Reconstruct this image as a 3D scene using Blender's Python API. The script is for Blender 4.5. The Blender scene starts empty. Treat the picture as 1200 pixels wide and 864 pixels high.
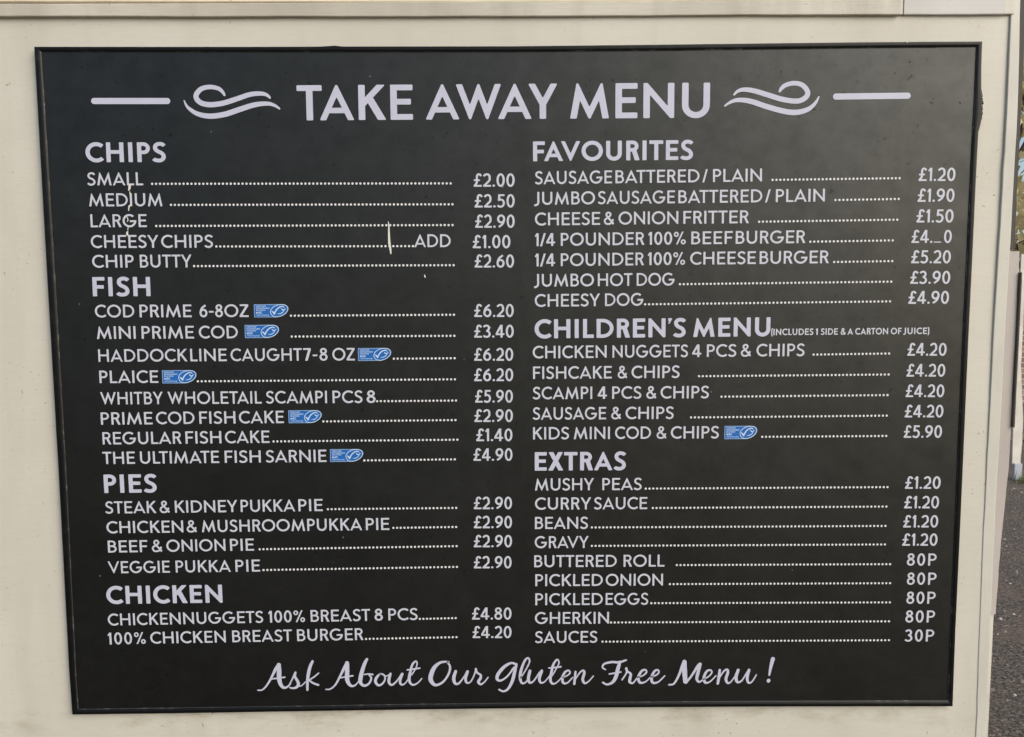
import bpy, math, random
from mathutils import Vector, Matrix, noise
random.seed(7)
R = math.radians
scene = bpy.context.scene
col = scene.collection
BZ = 1.42                       # height of the middle of the board above the ground

# ------------------------------------------------------------------ camera
cam_data = bpy.data.cameras.new('camera')
cam = bpy.data.objects.new('camera', cam_data)
col.objects.link(cam)
cam_data.sensor_fit = 'HORIZONTAL'
cam_data.sensor_width = 36.0
cam_data.lens = 940.0 / 1200.0 * 36.0
cam_data.clip_start = 0.02
cam_data.clip_end = 2000
cam.matrix_world = Matrix(((0.99996848, 0.00680089, -0.00409622, -0.00352324),
                           (-0.00468335, 0.08868879, -0.99604837, -1.04677033),
                           (-0.00641072, 0.99603617, 0.08871785, 1.54173233),
                           (0, 0, 0, 1)))
scene.camera = cam

# ------------------------------------------------------------------ daylight
SUN_AZ = 45.0                   # degrees to the right of straight out of the board
SUN_EL = 31.0
world = bpy.data.worlds.new('World')
scene.world = world
world.use_nodes = True
wn = world.node_tree
bg = wn.nodes['Background']
sky = wn.nodes.new('ShaderNodeTexSky')
sky.sky_type = 'NISHITA'
sky.sun_disc = False
sky.sun_elevation = R(SUN_EL)
sky.sun_rotation = R(180.0 - SUN_AZ)
sky.dust_density = 2.0
sky.ozone_density = 0.5
wn.links.new(sky.outputs[0], bg.inputs[0])
bg.inputs[1].default_value = 0.11
sl = bpy.data.lights.new('sun', 'SUN')
sl.energy = 1.5
sl.angle = R(50)
sl.color = (1.0, 0.955, 0.885)
sun = bpy.data.objects.new('sun', sl)
col.objects.link(sun)
d = Vector((math.sin(R(SUN_AZ)) * math.cos(R(SUN_EL)), -math.cos(R(SUN_AZ)) * math.cos(R(SUN_EL)), math.sin(R(SUN_EL))))
sun.rotation_euler = d.to_track_quat('Z', 'Y').to_euler()
sun.location = d * 20
vs = scene.view_settings
vs.view_transform = 'Standard'
vs.look = 'None'
vs.gamma = 1.0
vs.exposure = 0.51

# ------------------------------------------------------------------ helpers
class MB:
    """collects faces and links them as ONE mesh object"""
    def __init__(self):
        self.v, self.f, self.m = [], [], []
    def add(self, verts, faces, mat=0):
        n = len(self.v)
        self.v += [tuple(p) for p in verts]
        for f in faces:
            self.f.append([n + i for i in f])
            self.m.append(mat)
    def box(self, x0, x1, y0, y1, z0, z1, bev=0.0, mat=0):
        if bev <= 0:
            vs_ = [(x, y, z) for x in (x0, x1) for y in (y0, y1) for z in (z0, z1)]
            self.add(vs_, [(0, 1, 3, 2), (4, 6, 7, 5), (0, 4, 5, 1), (2, 3, 7, 6), (0, 2, 6, 4), (1, 5, 7, 3)], mat)
            return
        b = bev
        vs_ = []
        for x, sx in ((x0, 1), (x1, -1)):
            for y, sy in ((y0, 1), (y1, -1)):
                for z, sz in ((z0, 1), (z1, -1)):
                    vs_ += [(x, y + sy * b, z + sz * b), (x + sx * b, y, z + sz * b), (x + sx * b, y + sy * b, z)]
        g = lambda a, c, e, k: (a * 4 + c * 2 + e) * 3 + k
        F = []
        for a in (0, 1):
            F.append([g(a, 0, 0, 0), g(a, 0, 1, 0), g(a, 1, 1, 0), g(a, 1, 0, 0)])
            F.append([g(0, a, 0, 1), g(0, a, 1, 1), g(1, a, 1, 1), g(1, a, 0, 1)])
            F.append([g(0, 0, a, 2), g(0, 1, a, 2), g(1, 1, a, 2), g(1, 0, a, 2)])
            for c in (0, 1):
                F.append([g(a, c, 0, 0), g(a, c, 1, 0), g(a, c, 1, 1), g(a, c, 0, 1)])
                F.append([g(a, 0, c, 0), g(a, 1, c, 0), g(a, 1, c, 2), g(a, 0, c, 2)])
                F.append([g(0, a, c, 1), g(1, a, c, 1), g(1, a, c, 2), g(0, a, c, 2)])
                for e in (0, 1):
                    F.append([g(a, c, e, 0), g(a, c, e, 1), g(a, c, e, 2)])
        self.add(vs_, F, mat)
    def build(self, name, mats, parent=None, smooth=False, fix=True):
        me = bpy.data.meshes.new(name)
        me.from_pydata(self.v, [], self.f)
        if not isinstance(mats, (list, tuple)):
            mats = [mats]
        for m in mats:
            me.materials.append(m)
        me.polygons.foreach_set('material_index', self.m)
        if fix:
            import bmesh
            bm = bmesh.new(); bm.from_mesh(me)
            bmesh.ops.recalc_face_normals(bm, faces=bm.faces)
            bm.to_mesh(me); bm.free()
        if smooth:
            me.polygons.foreach_set('use_smooth', [True] * len(me.polygons))
        o = bpy.data.objects.new(name, me)
        col.objects.link(o)
        if parent is not None:
            o.parent = parent
        return o

def empty(name, loc=(0, 0, 0)):
    o = bpy.data.objects.new(name, None)
    o.location = loc
    o.empty_display_size = 0.1
    col.objects.link(o)
    return o

def tag(o, label=None, cat=None, group=None, kind=None):
    if label: o['label'] = label
    if cat: o['category'] = cat
    if group: o['group'] = group
    if kind: o['kind'] = kind
    return o

# ------------------------------------------------------------------ materials
def mat(name, rgb, rough=0.5, spec=0.5):
    m = bpy.data.materials.new(name)
    m.use_nodes = True
    b = m.node_tree.nodes['Principled BSDF']
    b.inputs['Base Color'].default_value = (*rgb, 1)
    b.inputs['Roughness'].default_value = rough
    b.inputs['Specular IOR Level'].default_value = spec
    return m, m.node_tree, b

def coords(nt, scale=(1, 1, 1)):
    tc = nt.nodes.new('ShaderNodeTexCoord')
    mp = nt.nodes.new('ShaderNodeMapping')
    mp.inputs['Scale'].default_value = scale
    nt.links.new(tc.outputs['Object'], mp.inputs[0])
    return mp.outputs[0]

def noise_tex(nt, vec, scale, detail=4, rough=0.55):
    n = nt.nodes.new('ShaderNodeTexNoise')
    n.inputs['Scale'].default_value = scale
    n.inputs['Detail'].default_value = detail
    n.inputs['Roughness'].default_value = rough
    nt.links.new(vec, n.inputs['Vector'])
    return n.outputs['Fac']

def ramp(nt, fac, stops):
    r = nt.nodes.new('ShaderNodeValToRGB')
    e = r.color_ramp.elements
    while len(e) < len(stops):
        e.new(0.5)
    for k, (p, c) in enumerate(stops):
        e[k].position = p
        e[k].color = (*c, 1) if len(c) == 3 else c
    nt.links.new(fac, r.inputs[0])
    return r.outputs[0]

def mix(nt, fac, a, b, mode='MIX'):
    n = nt.nodes.new('ShaderNodeMix')
    n.data_type = 'RGBA'
    n.blend_type = mode
    for s, v in ((n.inputs[0], fac), (n.inputs[6], a), (n.inputs[7], b)):
        if hasattr(v, 'is_linked'):
            nt.links.new(v, s)
        elif isinstance(v, (int, float)):
            s.default_value = v
        else:
            s.default_value = (*v, 1)
    return n.outputs[2]

def bump(nt, b, height, strength, dist):
    n = nt.nodes.new('ShaderNodeBump')
    n.inputs['Strength'].default_value = strength
    n.inputs['Distance'].default_value = dist
    nt.links.new(height, n.inputs['Height'])
    nt.links.new(n.outputs[0], b.inputs['Normal'])

g3 = lambda v: (v, v, v)

def make_paint(name, rgb, dirt, grain=(1, 1, 14), rough=0.42, speck=1.0, seed=0.0):
    """old gloss paint on wood: brushed grain, soft dirt, dark specks"""
    m, nt, b = mat(name, rgb, rough, 0.4)
    v = coords(nt)
    vg = coords(nt, grain)
    big = noise_tex(nt, v, 3.1 + seed, 5)
    fine = noise_tex(nt, vg, 42, 6, 0.65)
    streak = noise_tex(nt, coords(nt, (5.0, 1, 0.7)) if grain[2] > 3 else v, 2.6, 5, 0.6)
    c = mix(nt, ramp(nt, big, [(0.40, g3(0)), (0.72, g3(0.6))]), rgb, dirt)
    c = mix(nt, ramp(nt, streak, [(0.50, g3(0)), (0.72, g3(0.45))]), c, dirt)
    c = mix(nt, ramp(nt, fine, [(0.46, g3(0)), (0.80, g3(0.34))]), c, dirt)
    sp = noise_tex(nt, v, 210, 2, 0.6)
    gate = noise_tex(nt, v, 9, 3)
    s1 = ramp(nt, sp, [(0.695, g3(0)), (0.73, g3(0.8 * speck))])
    g1 = ramp(nt, gate, [(0.47, g3(0)), (0.62, g3(1))])
    c = mix(nt, mix(nt, 1.0, s1, g1, 'MULTIPLY'), c, (0.09, 0.075, 0.055))
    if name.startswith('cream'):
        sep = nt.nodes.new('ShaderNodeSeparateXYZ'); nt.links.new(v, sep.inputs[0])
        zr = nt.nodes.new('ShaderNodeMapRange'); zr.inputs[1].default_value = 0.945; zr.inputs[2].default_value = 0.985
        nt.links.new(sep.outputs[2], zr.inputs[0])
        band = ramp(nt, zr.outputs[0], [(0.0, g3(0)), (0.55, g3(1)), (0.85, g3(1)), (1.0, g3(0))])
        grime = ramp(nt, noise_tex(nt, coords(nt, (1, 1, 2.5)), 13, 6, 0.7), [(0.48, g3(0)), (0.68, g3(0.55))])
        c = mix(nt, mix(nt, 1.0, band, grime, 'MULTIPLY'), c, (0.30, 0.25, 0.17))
    nt.links.new(c, b.inputs['Base Color'])
    h = mix(nt, 0.35, fine, noise_tex(nt, v, 130, 3))
    bump(nt, b, h, 0.17, 0.0012)
    nt.links.new(ramp(nt, big, [(0.3, g3(rough - 0.08)), (0.7, g3(rough + 0.12))]), b.inputs['Roughness'])
    return m

M = {}
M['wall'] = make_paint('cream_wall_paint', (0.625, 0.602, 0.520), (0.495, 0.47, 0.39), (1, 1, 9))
M['rail'] = make_paint('weathered_rail_paint', (0.60, 0.565, 0.48), (0.27, 0.245, 0.195), (0.6, 3, 16), 0.5, 1.3, 0.7)
M['upper'] = make_paint('upper_board_paint', (0.84, 0.74, 0.58), (0.68, 0.58, 0.45), (0.6, 3, 12), 0.5, 0.7, 1.1)
M['batten'] = make_paint('batten_paint', (0.605, 0.59, 0.52), (0.45, 0.44, 0.385), (14, 3, 0.8), 0.42, 1.1, 1.9)
M['grey_paint'] = make_paint('greyed_board_paint', (0.47, 0.43, 0.40), (0.36, 0.325, 0.30), (14, 3, 0.8), 0.5, 0.8, 2.3)
M['end'] = make_paint('end_board_paint', (0.565, 0.55, 0.52), (0.50, 0.475, 0.435), (1, 1, 6), 0.42, 0.3, 2.7)
M['shade_strip'] = mat('dark_gap_shade', (0.055, 0.05, 0.042), 0.7)[0]  # flat dark colour standing in for shade in the corner gaps

def make_panel():
    m, nt, b = mat('printed_slate_panel', (0.01, 0.01, 0.01), 0.42, 0.5)
    v = coords(nt)
    cloud = noise_tex(nt, v, 5.5, 6, 0.62)
    fine = noise_tex(nt, v, 55, 5, 0.6)
    c = mix(nt, ramp(nt, cloud, [(0.32, g3(0)), (0.68, g3(1))]), (0.0003, 0.0003, 0.0003), (0.0014, 0.0014, 0.0012))
    c = mix(nt, ramp(nt, fine, [(0.40, g3(0)), (0.75, g3(0.7))]), c, (0.0028, 0.0027, 0.0024))
    pit = ramp(nt, noise_tex(nt, v, 105, 3, 0.7), [(0.63, g3(0)), (0.68, g3(0.8))])
    gate = ramp(nt, noise_tex(nt, v, 7, 3), [(0.42, g3(0.1)), (0.58, g3(1))])
    pits = mix(nt, 1.0, pit, gate, 'MULTIPLY')
    c = mix(nt, pits, c, (0.001, 0.001, 0.001))
    vo = nt.nodes.new('ShaderNodeTexVoronoi')
    vo.inputs['Scale'].default_value = 62
    nt.links.new(v, vo.inputs['Vector'])
    dust = ramp(nt, vo.outputs['Distance'], [(0.035, g3(1)), (0.06, g3(0))])
    wn_ = nt.nodes.new('ShaderNodeTexWhiteNoise')
    nt.links.new(vo.outputs['Position'], wn_.inputs['Vector'])
    few = ramp(nt, wn_.outputs['Value'], [(0.93, g3(0)), (0.945, g3(0.5))])
    c = mix(nt, mix(nt, 1.0, dust, few, 'MULTIPLY'), c, (0.42, 0.41, 0.38))
    nt.links.new(c, b.inputs['Base Color'])
    rr = mix(nt, pits, ramp(nt, cloud, [(0.3, g3(0.405)), (0.7, g3(0.465))]), g3(0.56))
    nt.links.new(rr, b.inputs['Roughness'])
    mot = mix(nt, 0.5, noise_tex(nt, coords(nt, (1, 1, 1.4)), 17, 6, 0.68), noise_tex(nt, v, 42, 4, 0.65))
    b.inputs['Specular Tint'].default_value = (0.97, 1.0, 0.97, 1)
    sp = mix(nt, pits, ramp(nt, mot, [(0.36, g3(0.50)), (0.5, g3(0.60)), (0.66, g3(0.70))]), g3(0.26))
    nt.links.new(sp, b.inputs['Specular IOR Level'])
    bump(nt, b, fine, 0.06, 0.0008)
    return m
M['panel'] = make_panel()

def make_vinyl(name, rgb, rough=0.5):
    m, nt, b = mat(name, rgb, rough, 0.5)
    v = coords(nt)
    n = noise_tex(nt, v, 34, 5)
    c = mix(nt, ramp(nt, n, [(0.42, g3(0)), (0.75, g3(0.35))]), rgb, tuple(x * 0.8 for x in rgb))
    nt.links.new(c, b.inputs['Base Color'])
    return m
M['title'] = make_vinyl('lavender_white_vinyl', (0.525, 0.535, 0.645))
M['body'] = make_vinyl('white_vinyl', (0.555, 0.57, 0.645))
M['dots'] = make_vinyl('bright_white_vinyl', (0.72, 0.72, 0.72))
M['badge_blue'] = make_vinyl('blue_badge_print', (0.010, 0.125, 0.44), 0.4)
M['badge_edge'] = make_vinyl('pale_badge_print', (0.24, 0.38, 0.60), 0.4)
M['badge_white'] = make_vinyl('white_badge_print', (0.55, 0.70, 0.85), 0.4)
M['bare'] = make_vinyl('bared_board_core', (0.70, 0.68, 0.60), 0.8)

def make_frame(name, dark, worn, rough, spec=0.5):
    m, nt, b = mat(name, dark, rough, spec)
    v = coords(nt)
    n = noise_tex(nt, v, 75, 6, 0.7)
    n2 = noise_tex(nt, v, 6, 3)
    wear = mix(nt, 1.0, ramp(nt, n, [(0.52, g3(0)), (0.70, g3(1))]), ramp(nt, n2, [(0.4, g3(0.1)), (0.65, g3(1))]), 'MULTIPLY')
    nt.links.new(mix(nt, wear, dark, worn), b.inputs['Base Color'])
    bump(nt, b, n, 0.15, 0.0006)
    return m
M['frame'] = make_frame('black_plastic_trim', (0.0015, 0.0015, 0.0018), (0.016, 0.015, 0.013), 0.42, 0.30)
M['lip'] = make_frame('scuffed_highlight_edge', (0.035, 0.035, 0.033), (0.34, 0.33, 0.31), 0.45)  # worn inner edge, its lit bevel highlight painted in as paler colour

# ------------------------------------------------------------------ lettering: a monoline geometric alphabet drawn as filled shapes
def unit(a, b):
    dx, dy = b[0] - a[0], b[1] - a[1]
    l = math.hypot(dx, dy) or 1e-9
    return dx / l, dy / l

def fillet(pts, r):
    """round the sharp corners of a closed outline"""
    out = []
    n = len(pts)
    for i in range(n):
        p0, p, p1 = pts[i - 1], pts[i], pts[(i + 1) % n]
        a = unit(p, p0); b = unit(p, p1)
        cosx = max(-1, min(1, a[0] * b[0] + a[1] * b[1]))
        ang = math.acos(cosx)
        if ang > R(165):
            out.append(p); continue
        la = math.hypot(p0[0] - p[0], p0[1] - p[1]); lb = math.hypot(p1[0] - p[0], p1[1] - p[1])
        t = min(r / math.tan(ang / 2), la * 0.45, lb * 0.45, r * 1.6)
        s = (p[0] + a[0] * t, p[1] + a[1] * t); e = (p[0] + b[0] * t, p[1] + b[1] * t)
        for k in range(4):
            q = k / 3
            out.append(tuple((1 - q) ** 2 * s[j] + 2 * q * (1 - q) * p[j] + q * q * e[j] for j in (0, 1)))
    return out

def strip(path, w, closed=False, r=0.0):
    """band of width w (number or one per point) along a path -> list of quads; ends slightly rounded"""
    n = len(path)
    ws = list(w) if isinstance(w, (list, tuple)) else [w] * n
    pts = [tuple(p) for p in path]
    if not closed and r > 0:
        for end in (0, 1):
            if end: pts.reverse(); ws.reverse()
            u = unit(pts[0], pts[1])
            p = pts[0]; w0 = ws[0]
            pts[0:1] = [p, (p[0] + u[0] * r * 0.3, p[1] + u[1] * r * 0.3), (p[0] + u[0] * r, p[1] + u[1] * r)]
            ws[0:1] = [max(w0 - 2 * r, w0 * 0.2), max(w0 - 0.6 * r, w0 * 0.4), w0]
            if end: pts.reverse(); ws.reverse()
    n = len(pts)
    L_, R_ = [], []
    for i in range(n):
        if closed:
            a, b = pts[i - 1], pts[(i + 1) % n]
        else:
            a, b = pts[max(i - 1, 0)], pts[min(i + 1, n - 1)]
        u = unit(a, b)
        h = ws[i] / 2
        L_.append((pts[i][0] - u[1] * h, pts[i][1] + u[0] * h))
        R_.append((pts[i][0] + u[1] * h, pts[i][1] - u[0] * h))
    verts = L_ + R_
    faces = []
    for i in range(n if closed else n - 1):
        j = (i + 1) % n
        faces.append((i, j, n + j, n + i))
    return verts, faces

def arc(cx, cy, rx, ry, a0, a1, n=22):
    return [(cx + rx * math.cos(R(a0 + (a1 - a0) * k / n)), cy + ry * math.sin(R(a0 + (a1 - a0) * k / n))) for k in range(n + 1)]

def hermite(ctrl, n=7):
    """smooth path through (x, y, heading in degrees) points"""
    out = []
    for (x0, y0, a0), (x1, y1, a1) in zip(ctrl[:-1], ctrl[1:]):
        d_ = math.hypot(x1 - x0, y1 - y0) * 0.39
        b0 = (x0 + math.cos(R(a0)) * d_, y0 + math.sin(R(a0)) * d_)
        b1 = (x1 - math.cos(R(a1)) * d_, y1 - math.sin(R(a1)) * d_)
        for k in range(n):
            t = k / n; s = 1 - t
            out.append((s**3 * x0 + 3 * s * s * t * b0[0] + 3 * s * t * t * b1[0] + t**3 * x1,
                        s**3 * y0 + 3 * s * s * t * b0[1] + 3 * s * t * t * b1[1] + t**3 * y1))
    out.append(ctrl[-1][:2])
    return out

def smooth_path(pts, n=6):
    """Catmull-Rom through points of any dimension"""
    P = [pts[0]] + list(pts) + [pts[-1]]
    out = []
    for i in range(1, len(P) - 2):
        p0, p1, p2, p3 = P[i - 1], P[i], P[i + 1], P[i + 2]
        for k in range(n):
            t = k / n
            out.append(tuple(0.5 * (2 * b + (c - a) * t + (2 * a - 5 * b + 4 * c - d_) * t * t + (3 * b - a - 3 * c + d_) * t**3)
                             for a, b, c, d_ in zip(p0, p1, p2, p3)))
    out.append(tuple(pts[-1]))
    return out

def zig(W, b, a, hw, hw2):
    """outline of a W"""
    c = W / 2
    m = c - b - 2 * a + hw2
    y = (hw + hw2 - 2 * a) / (m + b - a)
    xv = hw + (b - a) * (1 - y)
    y1 = (c - b - a) / m
    half = [(0, 1), (b - a, 0), (b + a, 0), (c, y1)]
    top = [(c - a, 1), (xv, y), (hw, 1)]
    mir = lambda q: [(W - x, yy) for x, yy in reversed(q)]
    return half[:-1] + [(c, y1)] + mir(half[:-1]) + [(W - x, yy) for x, yy in reversed(top)][:0] + \
        [(W - hw, 1), (W - xv, y), (c + a, 1)] + top

def glyph(ch, s):
    """(advance ink width, left bearing, right bearing, [(verts, faces)]) for cap height 1 and stem s"""
    th = s * 0.92
    r = s * 0.16
    o = 0.012
    hw = s * 0.98
    a = s * 0.14
    P = []
    def poly(*pts, rr=r):
        q = fillet(list(pts), rr)
        P.append((q, [tuple(range(len(q)))]))
    def band(path, w=s, closed=False, rr=r):
        P.append(strip(path, w, closed, 0 if closed else rr))
    def rect(x0, y0, x1, y1):
        poly((x0, y0), (x1, y0), (x1, y1), (x0, y1))
    def ring(cx, cy, rx, ry, w=s):
        band(arc(cx, cy, rx - w / 2, ry - w / 2, 0, 360, 40)[:-1], w, True)
    def dot(cx, cy, rad):
        P.append((arc(cx, cy, rad, rad, 0, 360, 14)[:-1], [tuple(range(14))]))
    S_, D_, O_ = 0.105, 0.012, 0.05      # side bearings: straight, diagonal, round
    if ch == 'A':
        W = 0.93; m = W / 2 - a
        poly((0, 0), (W / 2 - a, 1), (W / 2 + a, 1), (W, 0), (W - hw, 0), (W / 2, (W / 2 - hw) / m), (hw, 0))
        y0, y1 = 0.20, 0.20 + th * 0.95
        P.append(([(hw * .4 + m * y0, y0), (W - hw * .4 - m * y0, y0), (W - hw * .4 - m * y1, y1), (hw * .4 + m * y1, y1)], [(0, 1, 2, 3)]))
        return W, D_, D_, P
    if ch == 'V':
        W = 0.93; m = W / 2 - a
        poly((0, 1), (W / 2 - a, 0), (W / 2 + a, 0), (W, 1), (W - hw, 1), (W / 2, 1 - (W / 2 - hw) / m), (hw, 1))
        return W, D_, D_, P
    if ch in 'Ww':
        W = 1.24; b = (W / 2 - a + hw) / 2
        poly(*zig(W, b, a, hw, hw))
        return W, D_, D_, P
    if ch == 'M':
        W = 1.06
        poly(*[(x, 1 - y) for x, y in zig(W, 0.20, a, s * 1.02, hw)])
        return W, 0.07, 0.07, P
    if ch == 'N':
        W = 0.84; e = s * 0.62; h2 = s * 1.2
        m = W + h2 - 2 * e
        k = 1 - (W - s - e) / m
        poly((0, 0), (0, 1), (e, 1), (W - s, k), (W - s, 1), (W, 1), (W, 0), (W - e, 0), (s, 1 - k), (s, 0))
        return W, S_, S_, P
    if ch == 'B':
        W = 0.64; mid = 0.535
        rect(0, 0, s, 1)
        def bowl(y0, y1, xr):
            ry = (y1 - y0 - th) / 2; cy = (y0 + y1) / 2
            return [(s * .5, y1 - th / 2), (xr - ry * 1.05 - s / 2, y1 - th / 2)] + arc(xr - ry * 1.05 - s / 2, cy, ry * 1.05, ry, 90, -90, 14) + [(s * .5, y0 + th / 2)]
        band(bowl(mid - th / 2, 1, W - 0.055), th); band(bowl(0, mid + th / 2, W), th)
        return W, S_, O_, P
    if ch in 'PR':
        W = 0.60 if ch == 'P' else 0.65
        lo = 0.40 if ch == 'P' else 0.44
        rect(0, 0, s, 1)
        xr = 0.60; ry = (1 - lo - th) / 2; cy = (1 + lo) / 2
        rx = ry * 1.0
        band([(s * .5, 1 - th / 2)] + arc(xr - rx - s / 2, cy, rx, ry, 90, -90, 16) + [(s * .5, lo + th / 2)], th)
        if ch == 'R':
            h2 = s * 1.18
            x0 = 0.23
            poly((W - h2, 0), (W, 0), (x0 + h2 + .01, lo + th * .7), (x0 + .01, lo + th * .7))
        return W, S_, O_ if ch == 'P' else 0.03, P
    if ch in 'Cc':
        rx, ry = 0.50, 0.5 + o
        band(arc(0.5, 0.5, rx - s / 2, ry - s / 2, 46, 314, 30))
        return 0.5 + (rx - s * .35) * math.cos(R(46)) + 0.02, O_, 0.03, P
    if ch == 'G':
        rx, ry = 0.50, 0.5 + o
        band(arc(0.5, 0.5, rx - s / 2, ry - s / 2, 47, 357, 34))
        rect(0.53, 0.47 - th * .55, 0.995, 0.47 + th * .45)
        return 0.995, O_, 0.06, P
    if ch == 'D':
        W = 0.84
        rect(0, 0, s, 1)
        rx = W - 0.30 - s / 2
        band([(s * .5, 1 - th / 2), (0.2, 1 - th / 2)] + arc(0.30, 0.5, rx, 0.5 - th / 2, 90, -90, 22) + [(0.2, th / 2), (s * .5, th / 2)], th)
        return W, S_, O_, P
    if ch in 'Oo':
        ring(0.515, 0.5, 0.515, 0.5 + o)
        return 1.03, O_, O_, P
    if ch == 'E':
        W = 0.60
        rect(0, 0, s, 1); rect(s * .4, 1 - th, W, 1); rect(s * .4, 0, W, th); rect(s * .4, 0.515 - th / 2, W * .92, 0.515 + th / 2)
        return W, S_, 0.055, P
    if ch == 'F':
        W = 0.57
        rect(0, 0, s, 1); rect(s * .4, 1 - th, W, 1); rect(s * .4, 0.49 - th / 2, W * .92, 0.49 + th / 2)
        return W, S_, 0.04, P
    if ch == 'H':
        W = 0.80
        rect(0, 0, s, 1); rect(W - s, 0, W, 1); rect(s * .4, 0.515 - th / 2, W - s * .4, 0.515 + th / 2)
        return W, S_, S_, P
    if ch == 'I':
        rect(0, 0, s, 1)
        return s, S_, S_, P
    if ch == 'J':
        W = 0.40
        band([(W - s / 2, 1), (W - s / 2, 0.6), (W - s / 2, 0.25)] + arc(0.10, 0.22, W - s / 2 - 0.10, 0.26 - th * .1, 0, -78, 10) + [(0.02, -0.045)], s)
        return W, 0.0, S_, P
    if ch == 'K':
        W = 0.74; h2 = s * 1.27; y0 = 0.30
        rect(0, 0, s, 1)
        x0 = s * .5
        sl_ = (1 - y0) / (W - 0.02 - h2 - x0 + h2)
        poly((x0, y0), (W - 0.02, 1), (W - 0.02 - h2, 1), (x0, y0 + h2 * sl_))
        jx, jy = s + 0.05, 0.53
        ml = (jx - (W - h2)) / jy
        # right edge of the leg meets the arm
        yy = ((W - x0) + y0 / sl_ + h2 * .3) / (1 / sl_ - ml)
        poly((W - h2, 0), (W, 0), (W + ml * yy, yy), (jx, jy))
        return W, S_, 0.01, P
    if ch == 'L':
        rect(0, 0, s, 1); rect(s * .4, 0, 0.53, th)
        return 0.53, S_, 0.03, P
    if ch in 'Ss':
        W = 0.61; T = 1 + o - th / 2; Bm = th / 2 - o
        band(hermite([(W - 0.055, 0.815, 128), (0.335, T, 180), (s / 2 + 0.03, 0.745, 270), (0.31, 0.515, -24), (W - s / 2, 0.265, 270), (0.285, Bm, 180), (0.045, 0.175, 128)], 8), s * .96)
        return W, 0.05, 0.05, P
    if ch == 'T':
        W = 0.67
        rect(0, 1 - th, W, 1); rect(W / 2 - s / 2, 0, W / 2 + s / 2, 1 - th * .5)
        return W, 0.025, 0.025, P
    if ch == 'U':
        W = 0.76; rx = W / 2 - s / 2
        band([(s / 2, 1), (s / 2, 0.6)] + arc(W / 2, rx + s / 2 - o, rx, rx, 180, 360, 20) + [(W - s / 2, 0.6), (W - s / 2, 1)])
        return W, S_, S_, P
    if ch == 'X':
        W = 0.76; h2 = s * 1.2
        poly((0, 0), (h2, 0), (W - .02, 1), (W - .02 - h2, 1)); poly((W, 0), (W - h2, 0), (.02, 1), (.02 + h2, 1))
        return W, D_, D_, P
    if ch == 'Y':
        W = 0.80; yj = 0.40; m = (W / 2 - s / 2) / (1 - yj)
        poly((0, 1), (W / 2 - s / 2, yj), (W / 2 - s / 2, 0), (W / 2 + s / 2, 0), (W / 2 + s / 2, yj), (W, 1), (W - hw * 1.08, 1), (W / 2, 1 - (W / 2 - hw * 1.08) / m), (hw * 1.08, 1))
        return W, D_, D_, P
    if ch == 'Z':
        W = 0.66; hz = s * 1.25
        poly((0, 0), (W, 0), (W, th), (hz + .02, th), (W - .01, 1 - th * .9), (W - .01, 1), (.03, 1), (.03, 1 - th), (W - hz - .02, 1 - th), (0, th * .9))
        return W, 0.04, 0.04, P
    if ch == '0':
        ring(0.285, 0.5, 0.285, 0.5 + o, s * .97)
        return 0.57, 0.055, 0.055, P
    if ch == '1':
        W = 0.27
        rect(W - s, 0, W, 1)
        poly((0.0, 0.80), (0.045, 0.80 - s * .75), (W - s * .4, 1 - s * .62), (W - s * .4, 1), (W - s, 1))
        return W, 0.05, 0.09, P
    if ch == '2':
        W = 0.54; T = 1 + o - th / 2
        band(hermite([(0.045, 0.785, 62), (0.265, T, 0), (W - s / 2 - .02, 0.715, -90), (0.40, 0.44, -131), (0.08, 0.085, -131)], 8), s * .97)
        rect(0.0, 0, W, th)
        return W, 0.055, 0.05, P
    if ch == '3':
        W = 0.54; T = 1 + o - th / 2; Bm = th / 2 - o
        band(hermite([(0.04, 0.83, 48), (0.25, T, 0), (W - s / 2 - .045, 0.755, -90), (0.24, 0.535, 180)], 8), s * .97)
        band(hermite([(0.22, 0.535, 0), (W - s / 2, 0.275, -90), (0.25, Bm, 180), (0.03, 0.165, 128)], 8), s * .97)
        return W, 0.045, 0.055, P
    if ch == '4':
        W = 0.63; x1 = 0.50; h2 = s * 1.15
        rect(x1 - s, 0, x1, 1)
        rect(0.0, 0.20, W, 0.20 + th)
        poly((0, 0.20 + th * .15), (0.0, 0.20 + th), (x1 - s - .02, 1), (x1 - s * .4, 1), (x1 - s * .4, 1 - s * .9), (s * .75, 0.20 + th * .4))
        return W, 0.03, 0.045, P
    if ch == '5':
        W = 0.54; Bm = th / 2 - o
        rect(0.08, 1 - th, W - .03, 1)
        poly((0.08, 1), (0.08 + s * .95, 1), (0.06 + s * .95, 0.56), (0.05, 0.50))
        band(hermite([(0.07, 0.545, 22), (0.255, 0.60, 0), (W - s / 2, 0.325, -90), (0.24, Bm, 180), (0.03, 0.16, 130)], 8), s * .97)
        return W, 0.055, 0.055, P
    if ch in '69':
        W = 0.58; rd = 0.29
        Q = P; P2 = []
        ring(rd, 0.325, rd, 0.325 + o)
        band(hermite([(s / 2, 0.34, 88), (s / 2 + .075, 0.64, 66), (0.455, 1.0 - s * .36, 44)], 8), s * .98)
        if ch == '9':
            P[:] = [([(W - x, 1 - y) for x, y in v_], f_) for v_, f_ in P]
        return W, 0.055, 0.055, P
    if ch == '7':
        W = 0.54; h2 = s * 1.1
        rect(0, 1 - th, W, 1)
        poly((W - h2 - .01, 1 - th * .6), (W, 1 - th * .6), (W, 1 - th), (0.14 + h2, 0), (0.13, 0))
        return W, 0.05, 0.03, P
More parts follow.
